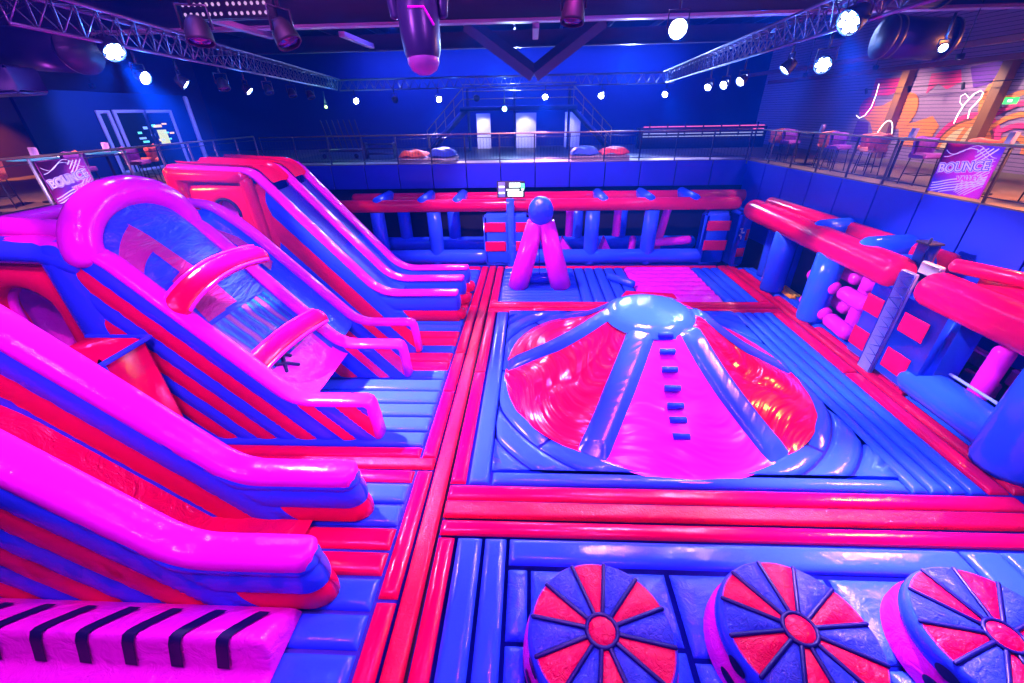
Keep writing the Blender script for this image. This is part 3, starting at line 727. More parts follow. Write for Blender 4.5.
g.build('rear_low_wall', BLUE, Bf)
G().box((0, 17.5, -.12), (15.4, 1.7, .2), 0, .05).build('lane_bed', BLUE, Bf)
def checker_tower(root, x0, x1, y, yd, cells, zt=2.1):
    g = G(); g.box(((x0 + x1) / 2, y + yd / 2, zt / 2), (x1 - x0, yd, zt), 0, .14); tw = g.build('tower', BLUE, root)
    for (a, b_, c, d) in cells:
        g = G(); g.pillow((a, y - .005, c), (b_, y - .005, c), (b_, y - .005, d), (a, y - .005, d), .03, e=.08); g.build('red_patch', RED, tw)
    return tw
checker_tower(Bf, -1.9, -.05, YF - .32, .6, [(-1.84, -1.0, .62, 1.02), (-1.84, -1.0, 1.4, 1.78), (-.6, -.08, .62, 1.02), (-.6, -.08, 1.4, 1.78)])
g = G(); g.box((-.8, YF - .40, 1.35), (.30, .12, 2.7), 0, .04); g.build('padded_post_cover', BLUEW, Bf)
checker_tower(Bf, 6.75, 7.75, YF - .32, .6, [(6.85, 7.74, .62, 1.02), (6.85, 7.74, 1.4, 1.78)])
# things hanging / standing in the back lane
hc = G().lathe([(.001, 0), (.14, .02), (.16, .08), (.16, 1.1), (.14, 1.16), (.001, 1.18)], (1.6, 17.35, .95), 16).build('hanging_bag', PINK); tag(hc, 'pink punch bag hanging in the back lane behind the tripod', 'punch bag')
hc = G().lathe([(.001, 0), (.14, .02), (.16, .08), (.16, 1.1), (.14, 1.16), (.001, 1.18)], (3.55, 17.35, .95), 16).build('hanging_bag', PINK); tag(hc, 'pink punch bag hanging between the two plain blue columns at the back', 'punch bag')
hc = G().tube([(4.3, 17.4, 0), (4.3, 17.4, .85)], .14, 14).build('soft_post', PINK); tag(hc, 'short pink post standing behind the back low wall', 'soft post')
hc = G().tube([(5.3, 17.5, .0), (5.6, 17.5, 2.1)], .16, 14).build('soft_post', PINK); tag(hc, 'tall leaning pink post in the back lane beside the red patched tower', 'soft post')
hc = G().tube([(4.9, 17.05, .75), (6.5, 17.1, .85)], .17, 14).build('soft_bar', PINK); tag(hc, 'pink horizontal bar across the back lane', 'soft bar')
for (x, w_, lab) in ((1.5, .55, 'small pink ramp wedge behind the low wall beside the tripod'), (3.2, .4, 'small pink ramp wedge left of the middle back column')):
    g = G(); g.poly([(x - w_, 17.0, .0), (x + w_, 17.0, .0), (x - w_ * .3, 17.0, .95)]); g.poly([(x - w_, 17.6, .0), (x - w_ * .3, 17.6, .95), (x + w_, 17.6, .0)])
    g.poly([(x + w_, 17.0, 0), (x + w_, 17.6, 0), (x - w_ * .3, 17.6, .95), (x - w_ * .3, 17.0, .95)]); g.poly([(x - w_, 17.6, 0), (x - w_, 17.0, 0), (x - w_ * .3, 17.0, .95), (x - w_ * .3, 17.6, .95)])
    tag(g.build('ramp_wedge', PINK, smooth=False), lab, 'ramp wedge')
# score screen on the post at the back
S = thing('score_screen', 'small lit display screen on the post above the back beam', 'screen', (-.77, 16.5, 2.7))
G().box((-.77, 16.52, 3.0), (1.06, .06, .60), 0, .015).build('housing', BLACK, S)
white_e = glow('screen_white', (.75, 1.0, .85), 3.2); green_e = glow('screen_green', (.05, .8, .25), 2.5); viol_e = glow('screen_violet', (.12, .10, .75), 1.2)
for (x, z, w_, h_, mt) in ((-1.12, 3.0, .26, .54, viol_e), (-.62, 3.16, .42, .16, white_e), (-.70, 2.99, .5, .05, white_e), (-.60, 2.84, .58, .18, white_e), (-.32, 3.12, .14, .2, green_e), (-.32, 3.0, .1, .06, white_e), (-1.12, 3.1, .2, .06, white_e), (-1.12, 2.88, .22, .06, white_e)):
    G().box((x, 16.482 if mt != viol_e else 16.486, z), (w_, .006, h_), 0, .001).build('display_block', mt, S)
G().tube([(-.77, 16.55, 2.2), (-.77, 16.55, 2.8)], .04, 8).build('bracket', DARKM, S)
# corner pillar with small marks
cp = thing('corner_pillar', 'blue padded corner pillar with small white and red printed marks', 'padded pillar', (8.1, 16.5, 0))
G().box((8.12, 16.5, 1.1), (.62, .8, 2.2), 0, .16, ROT(0, 0, .25)).build('body', BLUE, cp)
wht = plain('white_print', (.75, .75, .8), .4)
cR = ROT(PI / 2, 0, .25)
for (dx, z, w_, h_, mt) in ((-.2, 1.55, .12, .05, wht), (-.18, 1.45, .05, .14, wht), (-.1, 1.4, .12, .05, wht), (-.2, 1.3, .1, .05, wht), (-.14, 1.2, .04, .12, wht), (.1, 1.3, .12, .42, RED), (-.02, .62, .34, .34, RED)):
    c_ = Vector((8.12, 16.5, z)) + ROT(0, 0, .25) @ Vector((dx, -.405, 0)); G().box(c_, (w_, .012, h_), 0, .004, ROT(0, 0, .25)).build('printed_mark', mt, cp)

# ------------------------------------------------------------------ right hand frame
Rf = thing('inflatable_colonnade', 'inflatable wall along the right with red beam, blue columns and checked tower', 'inflatable colonnade', (8.3, 11, 0))
XR = 8.32
g = G(); g.tube([(XR, 16.1 - .5 * i, 2.25) for i in range(14)] + [(XR, 9.25, 2.25)], .37, 20); g.build('beam', RED, Rf)
g = G(); g.tube([(XR, 8.20 - .4 * i, 2.25) for i in range(17)], .37, 20); g.build('beam', RED, Rf)
for y in (13.72, 11.45): column(Rf, XR + .05, y, .36)
column(Rf, XR + .05, 5.55, .52)
column(Rf, 8.85, 15.2, .26); column(Rf, 9.1, 12.6, .28)
g = G(); g.tube([(XR + .1, 7.75 - .25 * i, .36) for i in range(8)], .36, 16); g.tube([(XR + .1, 5.2 - .25 * i, .36) for i in range(12)], .36, 16); g.build('low_wall', BLUE, Rf)
g = G(); g.tube([(XR + .3, 7.6 - .25 * i, .74) for i in range(7)], .03, 8); g.build('piping', plain('pale_blue_piping', (.3, .4, .9), .4), Rf)
# checked tower
g = G(); g.box((XR + .22, 8.50, 1.05), (.80, 2.25, 2.1), 0, .15); tw = g.build('tower', BLUE, Rf)
xf = XR - .185
for (y0, y1, z0, z1) in ((9.52, 9.0, .32, .80), (9.52, 9.0, 1.22, 1.66), (8.42, 7.78, .32, .80), (8.42, 7.78, 1.22, 1.66)):
    g = G(); g.pillow((xf, y0, z0), (xf, y1, z0), (xf, y1, z1), (xf, y0, z1), .03, e=.09); g.build('red_patch', RED, tw)
lav = vinyl('lavender_webbed_cover', (.32, .34, .80), .35, 5, .4)
g = G(); g.box((xf - .03, 8.70, 1.22), (.10, .40, 2.5), 0, .03); pc = g.build('post_cover', lav, Rf)
g = G()
for k in range(9): g.tube([(xf - .085, 8.53, .25 + .24 * k), (xf - .088, 8.87, .37 + .24 * k), (xf - .085, 8.53, .49 + .24 * k)], .008, 5)
for y in (8.52, 8.88): g.tube([(xf - .085, y, .05), (xf - .085, y, 2.4)], .007, 5)
g.build('stitching', SEAM, pc)
# steel post coming out of the top of the tower
st_ = thing('steel_post', 'dark blue steel post rising out of the checked tower', 'post', (8.72, 9.25, 2.3))
G().box((8.72, 9.25, 2.6), (.24, .30, .62), 0, .02).build('shaft', plain('blue_steel', (.03, .035, .32), .4, .2), st_)
G().box((8.86, 9.25, 2.6), (.06, .26, .60), 0, .01).build('wine_face', plain('wine_steel', (.12, .01, .10), .4), st_)
G().box((8.74, 9.25, 2.93), (.34, .36, .05), 0, .01).build('cap', DARKM, st_)
g = G(); g.tube([(8.6, 9.12, 2.95), (8.6, 9.12, 3.06)], .025, 8); g.build('bolt', DARKM, st_)
g = G(); g.box((8.47, 8.66, 2.52), (.12, .5, .26), 0, .04); g.build('white_pad', plain('pale_pad', (.7, .7, .85), .4), st_)
# rear members of the right frame
o = G().tube([(9.35, 8.2, 2.42), (9.38, 6.9, 2.42), (9.4, 5.4, 2.42)], .25, 14).build('rear_beam', RED, Rf)
G().tube([(8.6, 8.35, 2.72), (9.55, 6.9, 2.7)], .14, 12).build('cross_tube', RED, Rf)
G().tube([(8.82, 16.0, 2.5), (9.05, 12.9, 2.5), (9.3, 9.2, 2.5)], .22, 12).build('rear_beam', RED, Rf)
G().tube([(8.4, 12.3, 2.44), (9.1, 12.3, 2.5)], .3, 14).build('cross_tube', BLUE, Rf)
G().tube([(8.4, 10.35, 2.44), (9.2, 10.3, 2.5)], .34, 14).build('cross_tube', BLUE, Rf)
G().tube([(8.4, 9.5, 2.4), (9.3, 9.4, 2.4)], .2, 12).build('cross_tube', BLUE, Rf)
g = G()
def lx_(f, y): return 8.30 + f * (10.15 - 1.3 * (y - 3) / 15.6 - .10 - 8.30)
for k in range(3):
    for y0, y1 in ((4, 7.7), (7.8, 12.2), (12.25, 16.2)): g.pillow((lx_(k / 3, y0) + .02, y0, ZB), (lx_((k + 1) / 3, y0) - .02, y0, ZB), (lx_((k + 1) / 3, y1) - .02, y1, ZB), (lx_(k / 3, y1) + .02, y1, ZB), .08)
g.build('lane_planking', BLUE, Rf)
g = G(); g.box((8.66, 10.2, (FL + ZB) / 2), (.78, 12.4, ZB - FL), 0, .05); g.build('lane_base', SEAM, Rf)
for q_ in (rect(8.24, 7.72, 8.5, 11.0), rect(8.24, 11.9, 8.5, 13.3), rect(8.24, 14.1, 8.5, 16.0)): pads('red_plank', RED, Rf, [q_], h=.09)
g = G(); g.tube([(9.1, 14.2, .05), (9.1, 14.2, 2.0)], .25, 12); cc_ = g.build('inner_post', BLUE, Rf)
g = G(); g.box((9.33, 12.3, 1.2), (.06, 5.0, 2.4), 0, .03, ROT(0, 0, .083)); g.build('net_wall', plain('teal_net', (.01, .07, .10), .6), Rf)
# pegged pole with soft pink pegs
pp = thing('peg_post', 'pink post with soft pink pegs sticking out beside the checked tower', 'peg post', (8.75, 10.35, 0))
g = G(); g.tube([(8.72, 10.30, .1), (8.72, 10.30, 2.1)], .19, 16); g.build('post', PINK, pp)
for (a, b_) in (((8.45, 10.72, .32), (8.45, 10.05, .28)), ((8.45, 10.6, 1.18), (8.45, 9.85, 1.18)), ((8.6, 10.2, 1.6), (9.1, 10.0, 1.66))):
    g = G(); g.tube([a, b_], .20, 14); g.build('peg', PINK, pp)
pp = thing('peg_bracket', 'cluster of four pink pegs fixed behind the second blue column on the right', 'peg post', (8.6, 11.5, 0))
for (a, b_) in (((8.45, 12.0, 1.2), (8.5, 11.15, 1.12)), ((8.45, 11.95, .42), (8.5, 11.1, .34)), ((8.95, 11.8, 1.45), (9.0, 11.1, 1.42)), ((8.95, 11.6, .62), (9.0, 11.05, .55))):
    g = G(); g.tube([a, b_], .20, 14); g.build('peg', PINK, pp)
for k, (x, y0, y1, c_, lab) in enumerate(((8.62, 14.9, 12.95, (.95, .45, .02), 'yellow strip pad on the floor of the right lane, inner one'), (8.85, 14.6, 13.1, (.95, .62, .02), 'yellow strip pad on the floor of the right lane, outer one'), (9.0, 11.6, 9.7, (.85, .72, .03), 'yellow strip pad on the lane floor behind the pink pegs'))):
    g = G(); g.pillow((x, y1, .01), (x + .2, y1, .01), (x + .2, y0, .01), (x, y0, .01), .07, e=.06); tag(g.build('strip_pad', vinyl('yellow_vinyl%d' % k, c_)), lab, 'soft pad')
for (x, y, h_, lab) in ((8.98, 7.05, 1.45, 'pink post in the right lane next to the checked tower'), (9.1, 6.3, 1.5, 'pink post in the right lane beside the near column, rear one'), (8.85, 6.12, 1.25, 'pink post in the right lane beside the near column, front one')):
    o = G().tube([(x, y, .0), (x, y, h_)], .17, 16).build('soft_post', PINK); tag(o, lab, 'soft post')
for k, (y, z) in enumerate(((7.75, .9), (7.5, .45), (6.75, .9))):
    o = G().box((9.45, y, z), (.2, .7, .35), 0, .08).build('soft_block', PINK); tag(o, ('upper pink block', 'lower pink block', 'single pink block')[k] + ' at the rear of the right lane ' + ('near the checked tower' if k < 2 else 'behind the posts'), 'soft block')
# ------------------------------------------------------------------ balcony railings
def railing(label, posts, mat_post, h=1.1, zb=BAL, top_r=.028, bars=0):
    t = thing('balcony_railing', label, 'railing', (posts[0].x, posts[0].y, zb))
    g = G(); g.tube([(p.x, p.y, zb + h) for p in posts], top_r, 10, caps='flat'); g.build('top_rail', STEEL, t)
    g = G(); g.tube([(p.x, p.y, zb + .12) for p in posts], .015, 6, caps='flat'); g.tube([(p.x, p.y, zb + h - .14) for p in posts], .012, 6, caps='flat'); g.build('bottom_rail', DARKM, t)
    for p in posts:
        g = G(); g.box((p.x, p.y, zb + h / 2 - .08), (.05, .05, h + .10), 0, .006); g.build('post', mat_post, t)
    if not bars: return t
    g = G()
    for a, b_ in zip(posts[:-1], posts[1:]):
        for k in range(1, 11):
            p = a + (b_ - a) * k / 11; g.box((p.x, p.y, zb + .53), (.008, .008, .82), 0, .002)
    g.build('infill_bars', DARKM, t); return t
RP = [RW(RL * i / 12, .04, 0) for i in range(13)]
railing('dark balcony railing along the right side in front of the mural wall', RP, DARKM)
railing('long balcony railing across the back of the hall', [Vector((8.85 - (8.85 + 11.5) * i / 14, BY + .04, 0)) for i in range(15)], DARKM, bars=1)
pale_post = plain('pale_steel_post', (.26, .23, .34), .35, .6)
railing('balcony railing along the left side with pale posts', [Vector((-11.5, 4.75 + 1.25 * i, 0)) for i in range(12)], pale_post, h=1.16)
# banners on the railings
m, nt, b = nodes('purple_magenta_print'); tc = N(nt, 'ShaderNodeTexCoord'); nz = N(nt, 'ShaderNodeTexNoise'); nz.inputs['Scale'].default_value = 1.1; nz.inputs['Detail'].default_value = 1
nt.links.new(tc.outputs['Object'], nz.inputs['Vector']); cr = N(nt, 'ShaderNodeValToRGB'); cr.color_ramp.elements[0].position = .4; cr.color_ramp.elements[1].position = .62
cr.color_ramp.elements[0].color = (.10, .06, .75, 1); cr.color_ramp.elements[1].color = (.72, .03, .55, 1); nt.links.new(nz.outputs[0], cr.inputs[0]); nt.links.new(cr.outputs[0], b.inputs['Base Color']); b.inputs['Roughness'].default_value = .45
BANM = m
LAV = plain('pale_lavender_print', (.72, .66, .95), .4); DPUR = plain('violet_print', (.10, .03, .55), .4); MAGP = plain('magenta_print_ink', (.75, .03, .5), .4)
def banner(label, C_, ax, w, h):
    """C_ centre, ax reading direction (unit, horizontal)"""
    ax = Vector(ax); up = Vector((0, 0, 1)); nr = ax.cross(up)
    R = Matrix((ax, up, nr)).transposed(); C_ = Vector(C_)
    t = thing('railing_banner', label, 'banner', tuple(C_ - up * h / 2), 'printed banners on the railings')
    g = G(); g.box(C_, (w, h, .02), 0, .004, R); g.build('sheet', BANM, t)
    def curve(name, fns, r, mat):
        g = G()
        for f in fns:
            pts = [C_ + ax * (u * w / 2) + up * (f(u) * h / 2) + nr * .014 for u in [-1 + .08 * k for k in range(26)] if abs(u) < .99 and abs(f(u)) < .985]
            if len(pts) > 2: g.tube(pts, r, 6, caps='flat', flat=.25, up=nr)
        g.build(name, mat, t)
    curve('wave_lines', [(lambda u, k=k: -.50 - .115 * k + .16 * sin(2.6 * (u + .5)) + (.42 + .05 * k) * max(0, u + .1) ** 1.5) for k in range(5)], .014, LAV)
    curve('wave_lines', [(lambda u, k=k: -.62 - .15 * k + 1.05 * max(0, u - .05 + .02 * k) ** .85 if u > .0 else -2) for k in range(7)], .011, LAV)
    curve('wave_lines', [(lambda u, k=k: .25 + .13 * k + 1.2 * max(0, u - .25 + .05 * k) ** 1.1 if u > .15 else 2) for k in range(4)], .016, LAV)
    curve('thin_swirl', [lambda u: .78 + .2 * sin(4.2 * u + 1.0), lambda u: .66 + .2 * cos(3.5 * u)], .007, LAV)
    th = .16; Rt = R @ Matrix.Rotation(th, 3, 'Z')
    c1 = C_ + ax * (-.02 * w) + up * (.06 * h); c2 = C_ + ax * (.16 * w) + up * (-.14 * h)
    s1 = w * .215; s2 = w * .115
    text('BOUNCE', 'outline_lettering', s1, c1 + nr * .016, Rt, LAV, t, .002, w * .026)
    text('BOUNCE', 'shadow_lettering', s1, c1 + nr * .021, Rt, DPUR, t, .002, w * .015)
    text('BOUNCE', 'lettering', s1, c1 + nr * .026, Rt, LAV, t, .002, w * .002)
    text('VALLEY', 'outline_lettering', s2, c2 + nr * .022, Rt, LAV, t, .002, w * .013)
    text('VALLEY', 'lettering', s2, c2 + nr * .027, Rt, MAGP, t, .002, w * .004)
pc_ = RW(RL * 5.5 / 12, -.02, 0); banner('square purple banner on the right balcony railing', (pc_.x, pc_.y, BAL + .57), tuple(-rd), 1.20, 1.02)
banner('square purple banner on the left balcony railing', (-11.44, 10.375, BAL + .55), (0, 1, 0), 1.16, 1.02)

# ------------------------------------------------------------------ balcony furniture
coral = plain('coral_upholstery', (.85, .20, .10), .55); plum = plain('plum_upholstery', (.26, .05, .45), .55)
def make_chair(fab):
    t = thing('bar_chair', '', 'chair', (0, 0, 0))
    g = G(); g.box((0, 0, .70), (.50, .48, .12), 0, .05); g.build('seat', fab, t)
    g = G(); P = []                                   # fluted tub back
    for i in range(37):
        a = PI * (.06 + .88 * i / 36); rr = .27 + .014 * abs(sin(9 * (a - .19)))
        for (dr, z) in ((0, .72), (.02, .85), (.045, 1.05), (.05, 1.12), (.02, 1.15), (-.03, 1.12), (-.04, 1.0), (-.045, .74)):
            P.append(((rr + dr) * cos(a), .02 + (rr + dr) * sin(a) * .95, z - .06 * abs(cos(a)) * (z > .9)))
    g.grid(P, 37, 8, cv=True); g.build('backrest', fab, t)
    for sx in (-1, 1):
        for sy in (-1, 1): G().tube([(sx * .19, sy * .18, .66), (sx * .23, sy * .22, 0)], .014, 8, caps='flat').build('leg', BLACK, t)
    g = G(); q = [(.215, .205, .25), (-.215, .205, .25), (-.215, -.205, .25), (.215, -.205, .25), (.215, .205, .25)]
    for a, b_ in zip(q[:-1], q[1:]): g.tube([a, b_], .009, 6, caps='flat')
    g.build('footrest', BLACK, t); return t
protos = {'coral': make_chair(coral), 'plum': make_chair(plum)}; usedc = set()
def put_chair(kind, x, y, rz, label, group):
    o = protos[kind]
    if kind in usedc: o = copy_tree(o)
    usedc.add(kind); o.location = (x, y, BAL); o.rotation_euler = (0, 0, rz); o['label'] = label; o['group'] = group
def rx(y, off): f = (y - 3) / 15.6; return 10.15 - 1.3 * f + off
GRC = 'upholstered bar chairs on the right balcony'
for kind, y, off, rz, lab in (
        ('coral', 18.3, .75, 2.9, 'coral fluted bar chair at the far end of the right balcony'),
        ('plum', 17.55, .8, .2, 'plum fluted bar chair second from the far end of the right balcony'),
        ('coral', 15.9, 1.0, 2.7, 'coral fluted bar chair behind the farthest table on the right balcony'),
        ('plum', 15.0, .75, .15, 'plum fluted bar chair just beyond the middle table on the right balcony'),
        ('coral', 14.5, 1.25, 3.0, 'coral fluted bar chair set back behind the middle table'),
        ('coral', 13.9, .95, 3.3, 'coral fluted bar chair at the near side of the middle table'),
        ('plum', 12.0, .75, .1, 'plum fluted bar chair just left of the right hand banner'),
        ('coral', 11.4, 1.5, 1.9, 'coral fluted bar chair partly behind the right hand banner'),
        ('plum', 9.2, .85, -.2, 'plum fluted bar chair just right of the right hand banner'),
        ('coral', 8.6, 1.5, 2.2, 'coral fluted bar chair at the right edge of the photo')):
    put_chair(kind, rx(y, off), y, rz, lab, GRC)
GLC = 'upholstered bar chairs on the left balcony'
for kind, y, x, rz, lab in (
        ('plum', 11.6, -12.3, 1.4, 'plum fluted bar chair just right of the left hand banner'),
        ('coral', 11.95, -13.0, -1.2, 'coral fluted bar chair behind the railing between banner and arch'),
        ('plum', 13.45, -12.3, 1.7, 'plum fluted bar chair on the left balcony in front of the glazed doors'),
        ('coral', 14.3, -12.7, -.6, 'coral fluted bar chair near the red topped slide on the left balcony'),
        ('plum', 8.4, -12.4, 1.2, 'plum fluted bar chair at the left edge of the photo'),
        ('coral', 10.0, -13.0, -1.0, 'coral fluted bar chair behind the left hand banner')):
    put_chair(kind, x, y, rz, lab, GLC)
teal_top = plain('teal_table_top', (.03, .28, .42), .3)
def bar_table(x, y, label, w=.7, l=.7):
    t = thing('bar_table', label, 'table', (x, y, BAL))
    G().box((x, y, BAL + 1.03), (w, l, .045), 0, .015).build('table_top', teal_top, t)
    G().tube([(x, y, BAL + .03), (x, y, BAL + 1.0)], .035, 10, caps='flat').build('pedestal', BLACK, t)
    G().lathe([(.001, .0), (.26, .0), (.26, .02), (.05, .045), (.001, .05)], (x, y, BAL), 20).build('foot_plate', BLACK, t)
lavb = plain('lavender_card', (.55, .35, .8), .5)
def menu(x, y, label):
    o = G().box((x, y, BAL + 1.06 + .12), (.10, .14, .24), 0, .006, ROT(0, .12, 0)).build('menu_card', lavb); tag(o, label, 'menu card')
for i, (y, lab) in enumerate(((16.7, 'farthest teal bar table on the right balcony'), (13.1, 'teal bar table in the middle of the right balcony'), (10.6, 'teal bar table behind the right hand banner'))):
    bar_table(rx(y, 1.0), y, lab); menu(rx(y, 1.0) + .05, y - .3 + .1 * i, ('small menu card on the farthest right balcony table', 'small menu card on the middle right balcony table', 'small menu card on the table behind the right hand banner')[i])
for i, (x, y, lab) in enumerate(((-12.7, 10.9, 'teal bar table behind the left hand banner'), (-12.5, 12.7, 'teal bar table between the left banner and the glazed doors'), (-12.6, 9.2, 'teal bar table at the left edge of the photo'))):
    bar_table(x, y, lab)
    if i < 2: menu(x + .1, y, ('small menu card above the left hand banner', 'small menu card in front of the narrow glazed door')[i])
# pallets and big cushions on the back balcony
wood = plain('pale_pallet_wood', (.62, .45, .36), .6)
def pallet(x, label):
    t = thing('wooden_pallet', label, 'pallet', (x, 19.75, BAL), 'pallet seats on the back balcony')
    for k in range(3): G().box((x, 19.3 + .42 * k, BAL + .07), (1.2, .1, .10), 0, .01).build('bearer', wood, t)
    for k in range(3): 
        for q in range(3): pass
    g = G()
    for k in range(5): g.box((x, 19.28 + .235 * k, BAL + .14), (1.24, .19, .03), 0, .006)
    g.build('deck_boards', wood, t)
    for q in (-.55, 0, .55): G().box((x + q, 19.26, BAL + .07), (.14, .1, .12), 0, .01).build('block', wood, t)
def cushion(x, mat, label, rz=0.0, hh=.36):
    P = []; n = 24; g = G(); R = ROT(0, 0, rz)
    for i in range(n + 1):
        for j in range(n + 1):
            u, v = -1 + 2 * i / n, -1 + 2 * j / n; e = (1 - u ** 4) * (1 - v ** 4)
            q = R @ Vector((u * .60 * (1 - .08 * (1 - v * v)), v * .50 * (1 - .08 * (1 - u * u)), 0)); P.append((x + q.x, 19.75 + q.y, BAL + .24 + hh * .62 * e ** .5 + .03 * sin(5 * u + 3 * v)))
    g.grid(P, n + 1, n + 1); g.grid([(p[0], p[1], BAL + .24 - .08 * (1 - ((p[0] - x) / .62) ** 2)) for p in P], n + 1, n + 1)
    tag(g.build('floor_cushion', mat), label, 'cushion', 'big cushions on the pallets')
orange = plain('orange_cushion_cloth', (.95, .13, .02), .6); navyc = plain('blue_cushion_cloth', (.02, .07, .5), .6); redc = plain('red_orange_cushion_cloth', (.95, .05, .03), .6)
for x, l in ((-5.2, 'pallet under the orange cushion left of the stairs'), (-3.9, 'pallet under the blue cushion left of the stairs'), (2.3, 'pallet under the round blue cushion right of the stairs'), (3.56, 'pallet under the red cushion right of the stairs')): pallet(x, l)
cushion(-5.2, orange, 'orange floor cushion on the leftmost pallet'); cushion(-3.9, navyc, 'blue floor cushion beside the orange one', .1, .48)
cushion(2.3, navyc, 'blue floor cushion beside the red one', .0, .42); cushion(3.56, redc, 'red orange floor cushion on the rightmost pallet', .1)

# ------------------------------------------------------------------ mural wall on the right
def mural_patch(name, pts, mat, off=5.12):
    g = G(); g.poly([RW(t, off, z) for t, z in pts]); g.poly([RW(t, off + .02, z) for t, z in pts][::-1])
    return struct(g.build(name, mat, smooth=False))
def disc_pts(t, z, r, a0=0, a1=2 * PI, n=28, sq=1.0): return [(t - r * cos(a0 + (a1 - a0) * i / n), z + r * sq * sin(a0 + (a1 - a0) * i / n)) for i in range(n + 1)]
def ringp(t, z, r0, r1, a0, a1): return disc_pts(t, z, r1, a0, a1) + disc_pts(t, z, r0, a1, a0)
mo = clad('mural_orange', (.95, .22, .02), (.95, .32, .04), 9); mm = clad('mural_magenta', (.85, .03, .18), (.9, .06, .25), 9); mp_ = clad('mural_purple', (.12, .03, .30), (.2, .05, .4), 9); my = clad('mural_cream', (.95, .75, .35), (.9, .65, .3), 9); mb = clad('mural_brown', (.20, .06, .02), (.3, .1, .03), 9)
nP = [0]
def MP(pts, mat, off): nP[0] += 1; mural_patch('trim_%d' % nP[0], pts, mat, off)
MP([(17.0, 4.2), (17.0, 5.0), (16.4, 4.95), (16.1, 4.2)], mp_, 5.115)
MP([(15.15, 4.2), (15.2, 5.7), (15.55, 5.75), (16.0, 5.55), (16.6, 5.5), (16.9, 5.2), (16.3, 4.95), (16.0, 4.6), (15.9, 4.2)], mo, 5.11)
MP([(15.3, 6.45), (16.8, 6.5), (16.75, 5.9), (15.9, 5.9), (15.3, 6.1)], mm, 5.112)
MP(disc_pts(16.75, 5.5, .36), mm, 5.105)
MP(disc_pts(14.95, 5.35, .55, sq=1.1), mo, 5.108)
MP([(14.4, 6.5), (13.4, 6.55), (13.2, 6.2), (13.6, 6.0), (14.0, 6.2), (14.3, 5.9)], mm, 5.109)
MP([(14.6, 4.2), (14.9, 4.9), (14.3, 5.0), (13.7, 5.2), (13.3, 4.9), (13.5, 4.2)], mo, 5.11)
MP([(12.0, 6.6), (11.7, 4.9), (12.15, 5.2), (12.35, 5.7), (12.2, 6.4)], mo, 5.106)
MP([(13.1, 6.6), (12.1, 6.7), (12.2, 6.1), (12.7, 6.0)], mp_, 5.104)
MP(disc_pts(12.2, 4.2, 1.12, 0, PI), mm, 5.10); MP(disc_pts(12.2, 4.2, .95, 0, PI), mb, 5.098); MP(disc_pts(12.2, 4.2, .88, 0, PI), mo, 5.096); MP(disc_pts(12.2, 4.2, .72, 0, PI), my, 5.094)
for k in range(5): MP(ringp(10.8, 4.25, .35 + .3 * k, .50 + .3 * k, 0, PI), mo if k % 2 == 0 else mm, 5.10 - .002 * k)
oak = plain('oak_column', (.30, .12, .02), .5)
for k, (t_, nm) in enumerate(((15.15, 'trim_81'), (11.75, 'trim_82'), (8.4, 'trim_83'))):
    c_ = RW(t_, 4.95, BAL + 1.5); struct(G().box(c_, (.30, .28, 3.2), 0, .01, Rrot).build(nm, oak, smooth=False))
neon = glow('white_neon', (1.0, .85, .9), 3.5)
def neon_tube(label, pts, r=.013, off=5.03, mat=None):
    t = thing('neon_sign', label, 'neon sign', tuple(RW(pts[0][0], off, pts[0][1])))
    P = [RW(t_, off, z) for t_, z in pts]; G().tube(P, r, 8).build('glass_tube', mat or neon, t)
    for p in (P[0], P[len(P) // 2], P[-1]): G().box(p + rn * .035, (.03, .06, .03), 0, .004, Rrot).build('clip', DARKM, t)
neon_tube('white neon outline of a tall loop above the cream half circle', [(12.74, 5.0), (12.74, 5.25), (12.68, 5.55), (12.52, 5.83), (12.36, 5.92), (12.25, 5.86), (12.24, 5.72), (12.32, 5.56), (12.42, 5.4), (12.36, 5.15)])
neon_tube('small white neon bow left of the tall neon loop', [(12.70, 5.5), (12.85, 5.6), (12.92, 5.78), (12.80, 5.85), (12.62, 5.72), (12.5, 5.80)], .008)
neon_tube('white neon curve round the magenta disc at the far end of the mural', [(16.45, 6.3), (16.40, 5.9), (16.42, 5.5), (16.6, 5.2), (16.85, 5.1), (17.05, 5.2)], .012)
neon_tube('small round neon arch beside the oak column', [(15.0 - .36 * cos(a), 4.3 + .75 * sin(a)) for a in [PI * i / 12 for i in range(13)]], .013, 4.75)
ex = thing('exit_sign', 'small green lit exit sign high on the mural wall', 'sign', tuple(RW(11.0, 4.6, 5.6)))
c_ = RW(11.05, 4.7, 5.62); G().box(c_, (.36, .05, .17), 0, .01, Rrot).build('case', glow('exit_green', (.02, .75, .12), 2.2), ex)
G().box(c_ - rn * .028 + Vector((0, 0, 0)), (.12, .006, .06), 0, .002, Rrot).build('symbol', glow('exit_white', (.9, 1, .9), 2.5), ex)
# soffit beams above the right balcony
bm = plain('red_lit_beam', (.20, .03, .05), .5)  # red light on the beams put into their colour
for k, (off, z) in enumerate(((3.6, 6.65), (2.4, 6.95))):
    c_ = RW(RL / 2 + 2, off, z); struct(G().box(c_, (RL + 8, .16, .14), 0, .01, Rrot).build('ceiling_beam_%d' % (k + 1), bm, smooth=False))
g = G(); g.tube([RW(7, 4.3, 6.15), RW(17, 4.3, 6.1)], .012, 6, caps='flat'); lt = thing('lighting_track', 'thin black lighting track in front of the mural with little spot heads', 'track light', tuple(RW(7, 4.3, 6.1))); g.build('track', BLACK, lt)
for t_ in (9.8, 12.3, 14.2, 16.1): G().tube([RW(t_, 4.3, 6.12), RW(t_, 4.36, 5.98)], .045, 10).build('spot_head', BLACK, lt)

